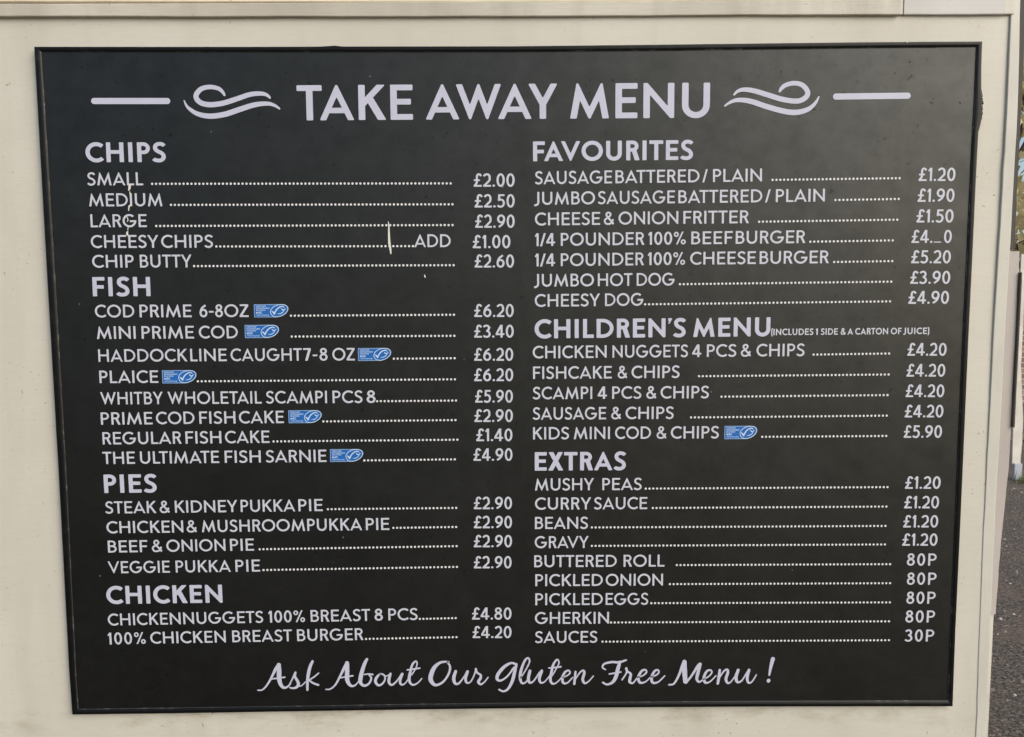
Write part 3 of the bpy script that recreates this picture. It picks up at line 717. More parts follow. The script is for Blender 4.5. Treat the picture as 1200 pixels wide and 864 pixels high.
SCRIPT_STROKES = [
  [[-346.7, -407.17, 1.91], [-340.61, -406.59, 2.12], [-334.33, -400.32, 2.54], [-327.92, -389.85, 2.96], [-321.45, -377.3, 4.2], [-316.82, -371.68, 5.0]],
  [[-317.23, -371.67, 5.46], [-317.11, -380.49, 6.3], [-317.24, -391.0, 6.09], [-315.68, -399.01, 5.08], [-311.78, -403.68, 3.81], [-306.49, -402.68, 2.52], [-301.89, -397.87, 1.68]],
  [[-326.96, -391.33, 1.91], [-317.82, -390.15, 2.1], [-309.71, -389.17, 2.1]],
  [[-303.97, -399.54, 1.47], [-300.33, -393.25, 1.89], [-296.89, -386.34, 2.52], [-294.96, -382.57, 2.94]],
  [[-294.96, -382.57, 2.94], [-295.93, -388.03, 3.36], [-292.68, -394.37, 3.78], [-291.43, -399.65, 3.99], [-294.99, -403.83, 3.39], [-300.08, -404.63, 2.52], [-303.29, -403.76, 1.89]],
  [[-291.49, -401.75, 1.69], [-287.43, -401.37, 1.68], [-282.02, -396.15, 1.68]],
  [[-271.49, -367.25, 3.33], [-274.93, -374.56, 4.2], [-277.65, -385.03, 4.45], [-279.17, -395.54, 3.78], [-279.51, -407.13, 3.18]],
  [[-263.67, -383.68, 1.91], [-269.68, -388.89, 2.1], [-277.09, -393.45, 1.91]],
  [[-277.09, -393.45, 2.12], [-271.55, -397.71, 2.75], [-264.54, -400.51, 2.75]],
  [[-254.59, -406.72, 1.68], [-248.51, -406.35, 2.1], [-241.26, -400.09, 2.52], [-234.9, -388.56, 2.94], [-228.52, -376.01, 3.99], [-224.73, -369.95, 4.83]],
  [[-224.93, -369.95, 5.46], [-225.01, -381.29, 5.88], [-225.3, -392.85, 5.72], [-223.02, -399.19, 4.66], [-219.05, -402.39, 3.36], [-213.95, -400.75, 2.1], [-209.15, -394.68, 1.68]],
  [[-234.95, -390.66, 1.91], [-226.82, -389.26, 2.1], [-217.49, -387.87, 2.1]],
  [[-197.96, -364.73, 3.36], [-201.13, -371.0, 4.62], [-204.8, -381.46, 5.25], [-207.27, -391.96, 5.67], [-207.2, -397.85, 4.66], [-203.25, -401.89, 3.6], [-197.55, -400.47, 2.94], [-193.59, -395.24, 2.73], [-192.87, -390.4, 2.52], [-195.44, -387.43, 2.1]],
  [[-202.08, -386.32, 1.68], [-196.4, -385.53, 1.89], [-190.76, -386.42, 2.52]],
  [[-181.04, -385.66, 2.31], [-185.6, -391.09, 3.6], [-186.94, -396.77, 3.78], [-182.99, -401.65, 3.15], [-177.27, -398.96, 2.52], [-173.89, -392.25, 2.31], [-175.8, -386.76, 2.31], [-180.63, -385.46, 2.31]],
  [[-174.62, -388.45, 1.69], [-171.19, -388.48, 1.69], [-167.09, -385.99, 1.69]],
  [[-166.48, -385.58, 3.15], [-168.65, -393.35, 3.99], [-168.35, -398.62, 3.57], [-164.35, -401.18, 2.75], [-157.14, -394.5, 2.1], [-151.51, -385.71, 1.89]],
  [[-150.5, -385.72, 3.36], [-153.72, -395.58, 3.6], [-152.2, -400.87, 2.73], [-147.1, -399.22, 1.91], [-140.46, -390.01, 1.69]],
  [[-137.78, -387.3, 1.68], [-132.58, -378.94, 1.68], [-130.24, -372.03, 1.89], [-131.79, -368.24, 2.31], [-136.52, -372.6, 2.94], [-139.31, -382.03, 3.57], [-141.32, -392.53, 4.02], [-139.61, -399.29, 3.15], [-134.99, -401.44, 2.52], [-128.86, -397.91, 1.89], [-124.31, -392.68, 1.68]],
  [[-143.73, -380.31, 1.89], [-135.62, -379.33, 2.31], [-126.9, -377.94, 2.31]],
  [[-87.55, -369.76, 2.42], [-91.78, -369.28, 2.64], [-99.2, -370.54, 3.49], [-107.14, -377.5, 5.32], [-111.99, -389.58, 6.16], [-111.05, -397.31, 5.5], [-104.96, -402.0, 3.74], [-95.35, -397.45, 2.86], [-87.77, -386.48, 2.86], [-85.73, -376.59, 2.86], [-89.03, -369.96, 2.64]],
  [[-78.18, -382.82, 3.74], [-80.85, -392.05, 4.66], [-79.46, -399.35, 3.77], [-74.15, -399.84, 2.64], [-66.61, -389.97, 2.0], [-62.49, -382.29, 2.0]],
  [[-62.08, -383.4, 3.74], [-64.95, -393.3, 3.74], [-63.11, -399.05, 2.88], [-58.21, -397.77, 1.98], [-53.23, -388.55, 1.98], [-50.38, -379.76, 2.42]],
  [[-51.02, -379.75, 2.86], [-48.95, -385.06, 2.64], [-44.32, -388.4, 2.88], [-44.79, -393.03, 3.74], [-47.6, -397.86, 3.77], [-44.45, -401.42, 2.88], [-39.11, -397.94, 1.98], [-34.38, -391.8, 1.76]],
  [[4.14, -374.07, 3.08], [-2.84, -371.81, 3.08], [-12.42, -377.22, 4.4], [-20.55, -387.07, 4.62], [-22.09, -394.11, 4.21], [-17.23, -396.36, 2.88], [-8.27, -390.48, 2.42], [0.72, -378.44, 2.64]],
  [[4.14, -373.63, 3.3], [1.09, -387.25, 4.44], [-1.95, -398.26, 4.21], [-7.33, -408.16, 3.33], [-13.73, -411.65, 2.64], [-19.45, -409.16, 2.44]],
  [[9.76, -392.84, 1.77], [17.25, -380.78, 1.98], [21.96, -370.26, 2.2], [20.08, -364.97, 2.42], [15.61, -368.67, 3.08], [10.88, -380.73, 3.74], [9.13, -391.74, 3.96], [11.2, -399.92, 2.88], [16.09, -399.52, 2.22], [20.79, -393.16, 1.76]],
  [[22.54, -383.03, 3.74], [20.37, -392.94, 4.18], [21.83, -399.57, 3.33], [27.36, -397.41, 2.22], [35.68, -384.91, 1.98]],
  [[38.45, -383.17, 3.74], [35.23, -394.17, 3.74], [37.33, -399.93, 2.88], [42.65, -398.21, 1.76], [49.04, -390.54, 1.76]],
  [[52.86, -389.91, 1.76], [57.97, -380.7, 1.76], [61.8, -372.36, 1.98], [59.26, -367.5, 2.42], [54.16, -374.5, 3.08], [51.6, -385.49, 3.74], [50.09, -395.4, 3.77], [52.84, -401.39, 2.88], [58.58, -399.9, 1.98], [65.39, -392.89, 1.76]],
  [[48.22, -379.29, 1.98], [56.49, -378.7, 2.42], [64.34, -377.67, 2.42]],
  [[64.96, -392.88, 1.77], [71.33, -391.17, 1.77], [76.64, -386.81, 2.2], [75.16, -383.05, 2.42], [70.28, -384.99, 3.08], [66.45, -393.34, 3.74], [67.72, -400.42, 3.3], [73.45, -400.25, 2.2], [80.25, -393.02, 1.76]],
  [[84.28, -384.89, 2.86], [83.44, -393.49, 3.3], [82.59, -402.09, 3.11]],
  [[83.44, -396.36, 1.54], [90.44, -385.83, 2.2], [94.89, -383.22, 2.86], [96.17, -386.98, 3.52], [94.06, -395.79, 3.74], [96.83, -401.11, 2.88], [102.14, -398.51, 1.98], [108.5, -391.06, 1.76]],
  [[124.94, -382.17, 1.84], [120.93, -379.14, 2.3], [123.35, -374.1, 2.76], [133.32, -371.65, 3.22], [143.3, -371.97, 3.22], [152.82, -369.06, 2.53]],
  [[144.41, -371.52, 3.68], [141.8, -381.16, 5.06], [138.97, -392.67, 5.06], [134.57, -400.02, 3.94], [127.24, -403.19, 2.78], [121.45, -400.37, 2.53]],
  [[130.07, -388.44, 2.07], [137.84, -387.12, 2.3], [145.82, -385.81, 2.07]],
  [[147.44, -396.9, 1.84], [153.38, -387.03, 2.3], [153.12, -380.8, 3.45]],
  [[152.9, -380.8, 3.22], [154.7, -384.96, 2.76], [159.17, -388.69, 3.22], [158.32, -394.68, 3.94], [157.91, -399.76, 3.71], [162.36, -401.42, 2.32], [168.31, -393.62, 1.84]],
  [[168.31, -393.62, 1.84], [175.62, -391.14, 2.09], [180.47, -386.57, 2.3], [178.89, -382.87, 2.53], [173.8, -384.9, 3.22], [169.64, -393.4, 3.91], [171.7, -400.81, 3.45], [179.03, -399.95, 2.07], [186.75, -392.62, 1.86]],
  [[186.31, -393.08, 1.86], [193.4, -390.83, 2.09], [197.36, -386.72, 2.3], [195.55, -383.24, 2.53], [191.12, -385.51, 3.22], [187.43, -394.24, 3.94], [189.49, -401.19, 3.48], [196.82, -400.1, 2.32], [205.41, -391.63, 1.86]],
  [[211.32, -404.16, 2.32], [217.98, -402.83, 2.55], [224.51, -391.1, 3.25], [229.23, -377.31, 3.91], [231.83, -371.81, 4.14]],
  [[231.83, -372.27, 5.98], [232.21, -384.25, 6.67], [233.52, -399.96, 6.03]],
  [[234.43, -401.82, 2.99], [242.3, -391.26, 2.99], [249.9, -378.64, 3.68], [253.18, -375.22, 3.68]],
  [[253.41, -375.68, 4.14], [250.27, -389.02, 4.37], [249.04, -396.4, 3.91], [252.44, -400.82, 2.78], [258.39, -396.71, 1.86]],
  [[257.95, -397.17, 1.86], [265.66, -392.62, 2.07], [269.36, -387.34, 2.3], [267.09, -384.09, 2.53], [262.23, -386.12, 3.25], [258.58, -394.86, 3.94], [260.68, -401.59, 3.45], [266.9, -400.48, 2.09], [275.0, -392.24, 1.84]],
  [[279.98, -384.2, 3.48], [279.03, -393.89, 3.91], [277.62, -403.12, 3.48]],
  [[277.98, -398.04, 1.84], [285.56, -385.87, 2.3], [289.97, -383.6, 2.99], [291.15, -387.53, 3.68], [288.65, -396.97, 3.94], [291.41, -402.55, 2.99], [295.83, -400.5, 1.86], [300.81, -393.15, 1.86]],
  [[305.1, -384.42, 3.91], [302.39, -394.09, 4.41], [304.3, -401.27, 3.48], [310.27, -399.24, 2.09], [317.81, -386.61, 2.07]],
  [[319.77, -384.55, 3.91], [317.54, -395.38, 3.91], [319.46, -402.33, 3.02], [324.11, -400.98, 2.09], [329.92, -391.33, 1.84]],
  [[351.89, -369.16, 5.52], [349.26, -380.65, 4.17], [347.5, -391.71, 2.55]],
  [[346.78, -399.56, 5.1], [346.57, -400.02, 5.1]],
]
FRAME_OUTER = [(-598.84, 439.88), (-458.92, 439.07), (-319.35, 438.38), (-238.75, 438.29), (-220.44, 439.45), (-209.71, 438.25), (3.39, 437.49), (165.09, 438.36), (326.97, 439.43), (434.99, 440.15), (532.3, 440.4), (598.84, 440.38), (599.27, 407.23), (600.54, 381.92), (602.66, 373.45), (603.54, 363.92), (603.11, 356.49), (603.73, 350.12), (601.82, 339.49), (599.07, 327.79), (598.62, 279.59), (598.42, 171.04), (598.0, 60.43), (598.11, -75.09), (598.1, -213.75), (597.78, -331.78), (598.59, -437.94), (462.53, -436.85), (346.18, -436.06), (183.48, -435.58), (44.19, -435.31), (-118.13, -435.8), (-280.28, -437.01), (-465.41, -438.5), (-599.11, -439.0), (-600.04, -376.47), (-598.9, -112.0), (-599.17, 134.67), (-599.03, 304.56)]
FRAME_INNER = [(-590.14, 433.56), (-459.66, 432.8), (-319.89, 432.0), (-239.16, 431.59), (-220.86, 431.5), (-210.09, 431.44), (3.35, 430.48), (165.31, 431.02), (327.45, 432.2), (435.65, 433.02), (533.1, 433.47), (591.93, 433.81), (591.92, 407.55), (591.97, 382.22), (591.91, 373.75), (591.9, 364.21), (591.8, 356.78), (591.86, 350.4), (591.69, 339.76), (591.66, 328.03), (591.29, 279.79), (591.24, 171.13), (590.74, 60.43), (590.76, -75.22), (591.24, -214.01), (591.41, -332.16), (591.79, -429.56), (462.7, -428.66), (346.32, -427.99), (183.59, -427.64), (44.26, -427.49), (-118.11, -428.11), (-280.31, -429.33), (-465.48, -430.58), (-590.57, -431.4), (-590.96, -377.03), (-588.78, -112.3), (-588.73, 134.62), (-589.29, 304.68)]
SCRATCHES = [('pale upright gouge through the dots beside ADD', [[[-157.29, 219.65, 0.94], [-156.71, 213.06, 2.36], [-156.71, 201.27, 3.31], [-156.42, 191.82, 4.02], [-155.37, 184.71, 3.31], [-154.77, 178.79, 1.89]]]), ('thin cracked line down through SMALL, MEDIUM and LARGE', [[[-487.28, 267.96, 3.71], [-487.7, 264.23, 3.71], [-488.78, 261.44, 2.34]], [[-487.69, 259.57, 1.4], [-487.16, 255.83, 1.87], [-486.84, 252.56, 1.4]], [[-486.18, 246.71, 0.94], [-487.32, 242.73, 1.64], [-489.31, 240.87, 2.34], [-490.27, 235.72, 1.64]], [[-492.81, 227.3, 1.42], [-491.55, 224.0, 1.64], [-492.62, 221.66, 1.18]], [[-491.46, 216.25, 0.94], [-492.41, 211.31, 1.42]], [[-492.76, 208.96, 1.89], [-493.61, 206.14, 3.78], [-492.52, 204.25, 2.36]]]), ('small white chip below the CHIP BUTTY dots', [[[-111.73, 150.73, 1.91], [-111.05, 148.34, 2.15]]])]

# ------------------------------------------------------------------ the kiosk wall the board hangs on
kiosk = tag(empty('kiosk_wall', (0, 0.03, 0)), 'cream painted timber kiosk wall carrying the black menu board', 'wall')
K0 = 0.0066                                  # front of the big wall panel
def part(mb, name, m, parent, offset=(0, 0, 0), **kw):
    o = mb.build(name, m, parent, **kw)
    o.location = -Vector(parent.location) if parent.parent is None else (0, 0, 0)
    return o
w = MB()
# front sheet, very slightly wavy like an old painted panel
nx, nz = 70, 60
x0, x1, z0, z1 = -1.7, 0.643, 0.0, 2.3
vs_ = []
for j in range(nz + 1):
    for i in range(nx + 1):
        x = x0 + (x1 - x0) * i / nx; z = z0 + (z1 - z0) * j / nz
        vs_.append((x, K0 + 0.0022 * noise.noise(Vector((x * 2.3, z * 1.7, 3.1))), z))
w.add(vs_, [(j * (nx + 1) + i, j * (nx + 1) + i + 1, (j + 1) * (nx + 1) + i + 1, (j + 1) * (nx + 1) + i) for j in range(nz) for i in range(nx)])
part(w, 'wall_panel', M['wall'], kiosk, smooth=True, fix=False)
w = MB(); w.box(-1.7, 0.668, 0.030, 2.2, 0.0, 2.62)
part(w, 'kiosk_body', M['wall'], kiosk)
def wavy_plank(name, m, xa, xb, ya, yb, za, zb, bev, amp, seed, step=0.02, drop=lambda x: 0.0):
    """a long horizontal board whose lower edge is not dead straight"""
    mb = MB()
    n = max(2, int((xb - xa) / step))
    ring_ = []
    for i in range(n + 1):
        x = xa + (xb - xa) * i / n
        e = drop(x) + amp * noise.noise(Vector((x * 6, seed, 0.3))) + amp * 0.6 * noise.noise(Vector((x * 31, seed, 1.7)))
        ring_.append([(x, yb, za + e), (x, ya + bev, za + e), (x, ya + bev * .3, za + bev * .3 + e), (x, ya, za + bev + e),
                      (x, ya, zb - bev), (x, ya + bev, zb), (x, yb, zb)])
    k = len(ring_[0])
    mb.add([p for q in ring_ for p in q], [(i * k + j, i * k + j + 1, (i + 1) * k + j + 1, (i + 1) * k + j) for i in range(n) for j in range(k - 1)]
           + [tuple(range(k)), tuple(n * k + j for j in reversed(range(k)))])
    return part(mb, name, m, kiosk)
sag = lambda x: 0.0031 * max(0.0, -x / 0.636) ** 1.3
wavy_plank('top_rail', M['rail'], -1.7, 0.4941, 0.0000, 0.012, 1.8947, 1.9124, 0.0010, 0.0006, 2.0, drop=sag)
wavy_plank('upper_board', M['upper'], -1.7, 0.4945, 0.0030, 0.012, 1.9131, 2.3, 0.0014, 0.0005, 5.0, drop=sag)
wavy_plank('end_board', M['end'], 0.5000, 0.6285, 0.0022, 0.012, 1.8948, 2.3, 0.0012, 0.0006, 8.0)
wavy_plank('end_block', M['wall'], 0.6290, 0.6400, 0.0030, 0.012, 1.8950, 2.3, 0.0010, 0.0006, 9.0)
w = MB(); w.box(0.4942, 0.4999, 0.0032, 0.012, 1.8950, 2.3, 0.0010)
part(w, 'caulk_joint', M['wall'], kiosk)
# corner batten: a vertical strip with a soft, slightly uneven edge
def upright(name, m, prof, za, zb, ya, yb, bev, seed, amp=0.0006, n=110):
    mb = MB(); rows = []
    for i in range(n + 1):
        z = za + (zb - za) * i / n
        xa, xb = prof(z)
        e0 = amp * noise.noise(Vector((z * 9, seed, 0))) + amp * noise.noise(Vector((z * 45, seed, 2)))
        e1 = amp * noise.noise(Vector((z * 9, seed, 5))) + amp * noise.noise(Vector((z * 45, seed, 7)))
        xa += e0; xb += e1
        rows.append([(xa, yb, z), (xa, ya + bev, z), (xa + bev * .3, ya + bev * .3, z), (xa + bev, ya, z),
                     (xb - bev, ya, z), (xb - bev * .3, ya + bev * .3, z), (xb, ya + bev, z), (xb, yb, z)])
    k = 8
    mb.add([p for q in rows for p in q], [(i * k + j, i * k + j + 1, (i + 1) * k + j + 1, (i + 1) * k + j) for i in range(n) for j in range(k - 1)]
           + [tuple(range(k)), tuple(n * k + j for j in range(k))])
    return part(mb, name, m, kiosk)
BAT = [(0.0, .6370, .6495), (0.934, .6360, .6495), (1.20, .6330, .6480), (1.51, .6345, .6495), (1.765, .6380, .6522), (1.90, .6373, .6487), (2.7, .6370, .6487)]
def batten_prof(z):
    for (a0, b0, c0), (a1, b1, c1) in zip(BAT, BAT[1:]):
        if z <= a1:
            t = (z - a0) / (a1 - a0)
            return b0 + (b1 - b0) * t, c0 + (c1 - c0) * t
    return BAT[-1][1:]
upright('corner_batten', M['batten'], batten_prof, 0.0, 2.6, 0.0046, 0.028, 0.0008, 1.0)
def corner_prof(z):
    xr = 0.6770 if z > 1.31 else 0.6710 + 0.006 * max(0, (z - 1.20) / 0.11) if z > 1.20 else 0.6685 + 0.0025 * max(0.0, (z - 1.10) / 0.10)
    return 0.638, xr
upright('corner_board', M['grey_paint'], corner_prof, 1.10, 1.598, 0.026, 0.0295, 0.001, 4.0)
upright('gap_shade', M['shade_strip'], lambda z: (0.639, 0.6705), 1.600, 2.6, 0.027, 0.0296, 0.0006, 6.0)  # shade of the gap beside the batten, built as a dark strip
upright('edge_shade', M['shade_strip'], lambda z: (0.6772, 0.6795), 1.362, 1.570, 0.022, 0.0296, 0.0005, 7.0, 0.0003)  # dark line of shade along the corner board's edge, built as a strip

# ------------------------------------------------------------------ the menu board
board = tag(empty('menu_board', (0, 0, BZ)), 'large black take away menu board with white lettering in a thin black frame', 'menu board')
mmv = lambda p: (p[0] / 1000, p[1] / 1000)
# panel
w = MB()
q = [mmv(p) for p in FRAME_INNER]
cx = sum(p[0] for p in q) / len(q); cz = sum(p[1] for p in q) / len(q)
grow = [(x + (0.003 if x > cx else -0.003), z + (0.003 if z > cz else -0.003)) for x, z in q]
n = len(grow)
w.add([(x, 0.0, z) for x, z in grow] + [(x, 0.0055, z) for x, z in grow],
      [tuple(range(n)), tuple(n + i for i in reversed(range(n)))] + [(i, (i + 1) % n, n + (i + 1) % n, n + i) for i in range(n)])
w.build('panel', M['panel'], board)
# frame trim with its inner edge, scuffed and painted lighter as a highlight
def densify(pts, step=0.006):
    out = []
    for a_, b_ in zip(pts, pts[1:] + pts[:1]):
        k = max(1, int(math.hypot(b_[0] - a_[0], b_[1] - a_[1]) / step))
        out += [(a_[0] + (b_[0] - a_[0]) * i / k, a_[1] + (b_[1] - a_[1]) * i / k) for i in range(k)]
    return out
def ring_points():
    O_ = [mmv(p) for p in FRAME_OUTER]; I_ = [mmv(p) for p in FRAME_INNER]
    both = []
    for k in range(len(O_)):
        a0, a1 = O_[k], O_[(k + 1) % len(O_)]; b0, b1 = I_[k], I_[(k + 1) % len(I_)]
        s_ = max(1, int(math.hypot(a1[0] - a0[0], a1[1] - a0[1]) / 0.006))
        for i in range(s_):
            t = i / s_
            both.append(((a0[0] + (a1[0] - a0[0]) * t, a0[1] + (a1[1] - a0[1]) * t), (b0[0] + (b1[0] - b0[0]) * t, b0[1] + (b1[1] - b0[1]) * t)))
    return both
RP = ring_points()
def jitter(k, amp, s_):
    return amp * (noise.noise(Vector((k * 0.21, s_, 0))) + 0.7 * noise.noise(Vector((k * 0.9, s_, 3))))
def frame_ring(profile, name, m, seed, amp):
    mb = MB(); N = len(RP); kk = len(profile)
    for k, (o_, i_) in enumerate(RP):
        for (t, y) in profile:
            tt = t + (jitter(k, amp, seed) if 0.0 < t < 1.0 else jitter(k, amp * .8, seed + 2))
            mb.v.append((o_[0] + (i_[0] - o_[0]) * tt, y, o_[1] + (i_[1] - o_[1]) * tt))
    for k in range(N):
        for j in range(kk - 1):
            mb.f.append([k * kk + j, k * kk + j + 1, ((k + 1) % N) * kk + j + 1, ((k + 1) % N) * kk + j]); mb.m.append(0)
    return mb.build(name, m, board)
fr = frame_ring([(0.0, 0.0068), (0.0, -0.0006), (0.04, -0.0016), (0.12, -0.0022), (0.30, -0.0025), (0.60, -0.0024), (0.80, -0.0019), (0.895, -0.0012), (0.905, 0.0004)], 'frame', M['frame'], 1.0, 0.010)
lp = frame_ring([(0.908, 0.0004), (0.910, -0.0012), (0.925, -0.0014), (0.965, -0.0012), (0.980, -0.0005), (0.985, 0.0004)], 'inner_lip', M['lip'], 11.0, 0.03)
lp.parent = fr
rc = random.Random(4)
for x, z, r_ in [(601.6, 370.2, 1.0), (603.6, 364.5, 1.3), (602.9, 357, .9), (603.2, 351.5, 1.2), (602.3, 345.2, .8), (600.9, 361, .6), (502.5, 439.2, .9), (-214, 438.6, .6), (-72, 437.6, .5)]:
    w = MB(); k_ = 6
    ol = [((x + r_ * math.cos(i * 1.047) * rc.uniform(.5, 1.1)) / 1000, (z + r_ * math.sin(i * 1.047) * rc.uniform(.7, 1.6)) / 1000) for i in range(k_)]
    w.add([(a_, -0.0033, b_) for a_, b_ in ol] + [(a_, -0.0012, b_) for a_, b_ in ol], [tuple(range(k_))] + [(i, (i + 1) % k_, k_ + (i + 1) % k_, k_ + i) for i in range(k_)])
    w.build('paint_chip', M['wall'], fr)

# lettering
w = MB()
for wd in TITLE_WORDS: add_word(w, wd, CAP_TITLE, W_TITLE)
title = w.build('title', M['title'], board, fix=False)
tag(title, 'large heading TAKE AWAY MENU across the top')
for x0, z0, x1, z1, th in TITLE_RULES:
    w = MB()
    r_ = th / 2
    a_ = math.degrees(math.atan2(z1 - z0, x1 - x0))
    pts = arc(x0 + r_, z0, r_, r_, 90 + a_, 270 + a_, 10) + arc(x1 - r_, z1, r_, r_, -90 + a_, 90 + a_, 10)
    w.add([(x / 1000, -LIFT, z / 1000) for x, z in pts], [tuple(range(len(pts)))])
    w.build('rule', M['title'], title, fix=False)
def brush(mb, stroke, depth, rnd=True, mi=0):
    pts = smooth_path(stroke, 6)
    path = [(p[0], p[1]) for p in pts]; ws = [max(p[2], 0.3) for p in pts]
    # round both ends
    for end in (0, 1):
        if end: path.reverse(); ws.reverse()
        u = unit(path[1], path[0]); r_ = ws[0] / 2; p = path[0]
        add_p = [(p[0] + u[0] * r_ * f_, p[1] + u[1] * r_ * f_) for f_ in (0.98, 0.8, 0.5)]
        path[0:0] = add_p; ws[0:0] = [2 * r_ * .2, 2 * r_ * .6, 2 * r_ * .87]
        if end: path.reverse(); ws.reverse()
    v_, f_ = strip(path, ws)
    mb.add([(x / 1000, -depth, z / 1000) for x, z in v_], f_, mi)
for fl in (FLOURISH_LEFT, FLOURISH_RIGHT):
    w = MB()
    for k, s_ in enumerate(fl): brush(w, s_, LIFT + k * STEP)
    w.build('flourish', M['title'], title, fix=False)
heads = {}
for name, words in HEADINGS:
    w = MB()
    for wd in words: add_word(w, wd, CAP_HEAD, W_HEAD)
    heads[name] = tag(w.build('heading', M['title'], board, fix=False), 'bold section heading reading ' + name)
w = MB()
for wd in NOTE_WORDS: add_word(w, wd, CAP_NOTE, W_NOTE)
tag(w.build('note', M['body'], heads["CHILDREN'S MENU"], fix=False), 'small bracketed note after the heading')

# the blue sustainable seafood badge, drawn once in millimetres and copied
def badge_mesh():
    mb = MB()
    f = lambda pts: [((x - 160) / 20, (440 - y) / 20) for x, y in pts]          # 40 x 15 units
    out = f([(160, 140), (500, 140), (800, 139), (870, 146), (920, 168), (952, 205), (962, 245), (950, 290), (920, 335), (870, 378), (800, 415), (720, 438), (640, 441), (160, 441)])
    def face(pts, y, mi):
        mb.add([(x / 1000, -y, z / 1000) for x, z in pts], [tuple(range(len(pts)))], mi)
    cx_, cz_ = 20, 7.5
    face(fillet(out, .5), 0.0003, 1)
    inner = f([(176, 156), (500, 156), (800, 155), (862, 162), (906, 182), (936, 214), (945, 246), (934, 284), (906, 325), (858, 365), (792, 400), (716, 422), (640, 425), (176, 425)])
    face(fillet(inner, .4), 0.00033, 0)
    el = f([(540, 320), (552, 270), (590, 222), (650, 182), (720, 158), (800, 149), (870, 158), (922, 188), (944, 240), (930, 300), (880, 360), (800, 405), (710, 428), (630, 424), (570, 388)])
    el = smooth_path([p + (0.75,) for p in el + el[:1]], 4)[:-1]
    v_, f_ = strip([p[:2] for p in el], [0.75] * len(el), True)
    mb.add([(x / 1000, -0.00036, z / 1000) for x, z in v_], f_, 2)
    def stroke(pts, d_):
        brush(mb, [((x - 160) / 20, (440 - y) / 20, w_ / 20) for x, y, w_ in pts], d_, mi=2)
    stroke([(572, 300, 18), (600, 322, 30), (632, 362, 34)], 0.00036)
    stroke([(632, 360, 30), (660, 300, 28), (705, 245, 26), (760, 208, 24), (820, 192, 22), (850, 205, 16), (862, 228, 8)], 0.00038)
    stroke([(795, 240, 16), (822, 270, 24), (850, 272, 20), (890, 245, 14)], 0.00036)
    stroke([(705, 362, 8), (760, 358, 16), (810, 338, 18), (845, 305, 14), (858, 280, 12)], 0.00038)
    def micro(text, x0_, x1_, yb, h, wt):
        a_, b_ = f([(x0_, yb)])[0], f([(x1_, yb)])[0]
        add_word(mb, (text, a_[0], a_[1], b_[0], b_[1]), h, wt, 2, 0.00036)
    micro('CERTIFIED', 205, 435, 200, 1.5, .2); micro('SUSTAINABLE', 205, 520, 246, 1.6, .2)
    micro('SEAFOOD', 205, 425, 290, 1.5, .2); micro('MSC', 205, 345, 354, 2.3, .24); micro('www.msc.org', 215, 500, 402, 1.2, .2)
    return mb
BW, BH = 40.1 / 1000, 15.05 / 1000
proto_badge = None
DOT_PITCH = 4.68 * 1.075
def dotted(mb, ld):
    x0, z0, x1, z1 = ld
    n_ = max(1, round(math.hypot(x1 - x0, z1 - z0) / DOT_PITCH))
    for k in range(n_ + 1):
        t = k / n_
        x = x0 + (x1 - x0) * t; z = z0 + (z1 - z0) * t
        v_ = arc(x, z, 1.47, 1.47, 0, 360, 12)[:-1]
        mb.add([(a_ / 1000, -LIFT, b_ / 1000) for a_, b_ in v_], [tuple(range(12))])
for name, words, leader, price, badge in MENU:
    w = MB()
    for wd in words:
        if wd[0] != 'ADD': add_word(w, wd, CAP_BODY, W_BODY)
    line = w.build('menu_line', M['body'], board, fix=False)
    tag(line, 'menu line reading ' + name)
    for wd in words:
        if wd[0] == 'ADD':
            w = MB(); add_word(w, wd, CAP_BODY, W_BODY); w.build('extra_word', M['body'], line, fix=False)
    w = MB(); dotted(w, leader)
    w.build('dotted_line', M['dots'], line, fix=False)
    w = MB(); add_word(w, price, CAP_PRICE, W_PRICE)
    w.build('price', M['body'], line, fix=False)
    if badge:
        if proto_badge is None:
            b_ = badge_mesh().build('seafood_badge', [M['badge_blue'], M['badge_edge'], M['badge_white']], line, fix=False)
            proto_badge = b_
        else:
            b_ = proto_badge.copy(); col.objects.link(b_); b_.parent = line
        bx0, bz0, bx1, bz1 = [c_ / 1000 for c_ in badge]
        b_.location = (bx0, 0, bz0)
        b_.scale = ((bx1 - bx0) / BW, 1, (bz1 - bz0) / BH)
w = MB()
for k, s_ in enumerate(SCRIPT_STROKES): brush(w, s_, LIFT + (k % 6) * STEP)
tag(w.build('footer_line', M['title'], board, fix=False), 'handwritten style line Ask About Our Gluten Free Menu !')

# scratches that bare the pale core of the board
for label, strokes in SCRATCHES:
    w = MB()
    for k, s_ in enumerate(strokes): brush(w, [(a_, b_, c_ * 0.78) for a_, b_, c_ in s_], 0.00042 + k * STEP)
    tag(w.build('scratch', M['bare'], board, fix=False), label)

# ------------------------------------------------------------------ the street behind, glimpsed past the corner
def ground_mat(name='worn_tarmac', lo=(0.020, 0.016, 0.013), hi=(0.44, 0.37, 0.30)):
    m, nt, b = mat(name, (0.1, 0.09, 0.08), 0.9, 0.3)
    v = coords(nt)
    big = noise_tex(nt, v, 2.2, 5)
    mid = noise_tex(nt, v, 22, 6, 0.7)
    fine = noise_tex(nt, v, 70, 6, 0.85)
    c = mix(nt, ramp(nt, fine, [(0.42, g3(0)), (0.62, g3(1))]), lo, hi)
    c = mix(nt, ramp(nt, mid, [(0.45, g3(0)), (0.75, g3(0.8))]), c, (0.075, 0.065, 0.055))
    c = mix(nt, ramp(nt, big, [(0.53, g3(0)), (0.66, g3(0.5))]), c, (0.30, 0.21, 0.155))
    nt.links.new(c, b.inputs['Base Color'])
    bump(nt, b, mix(nt, 0.6, mid, fine), 1.0, 0.035)
    return m
g = MB()
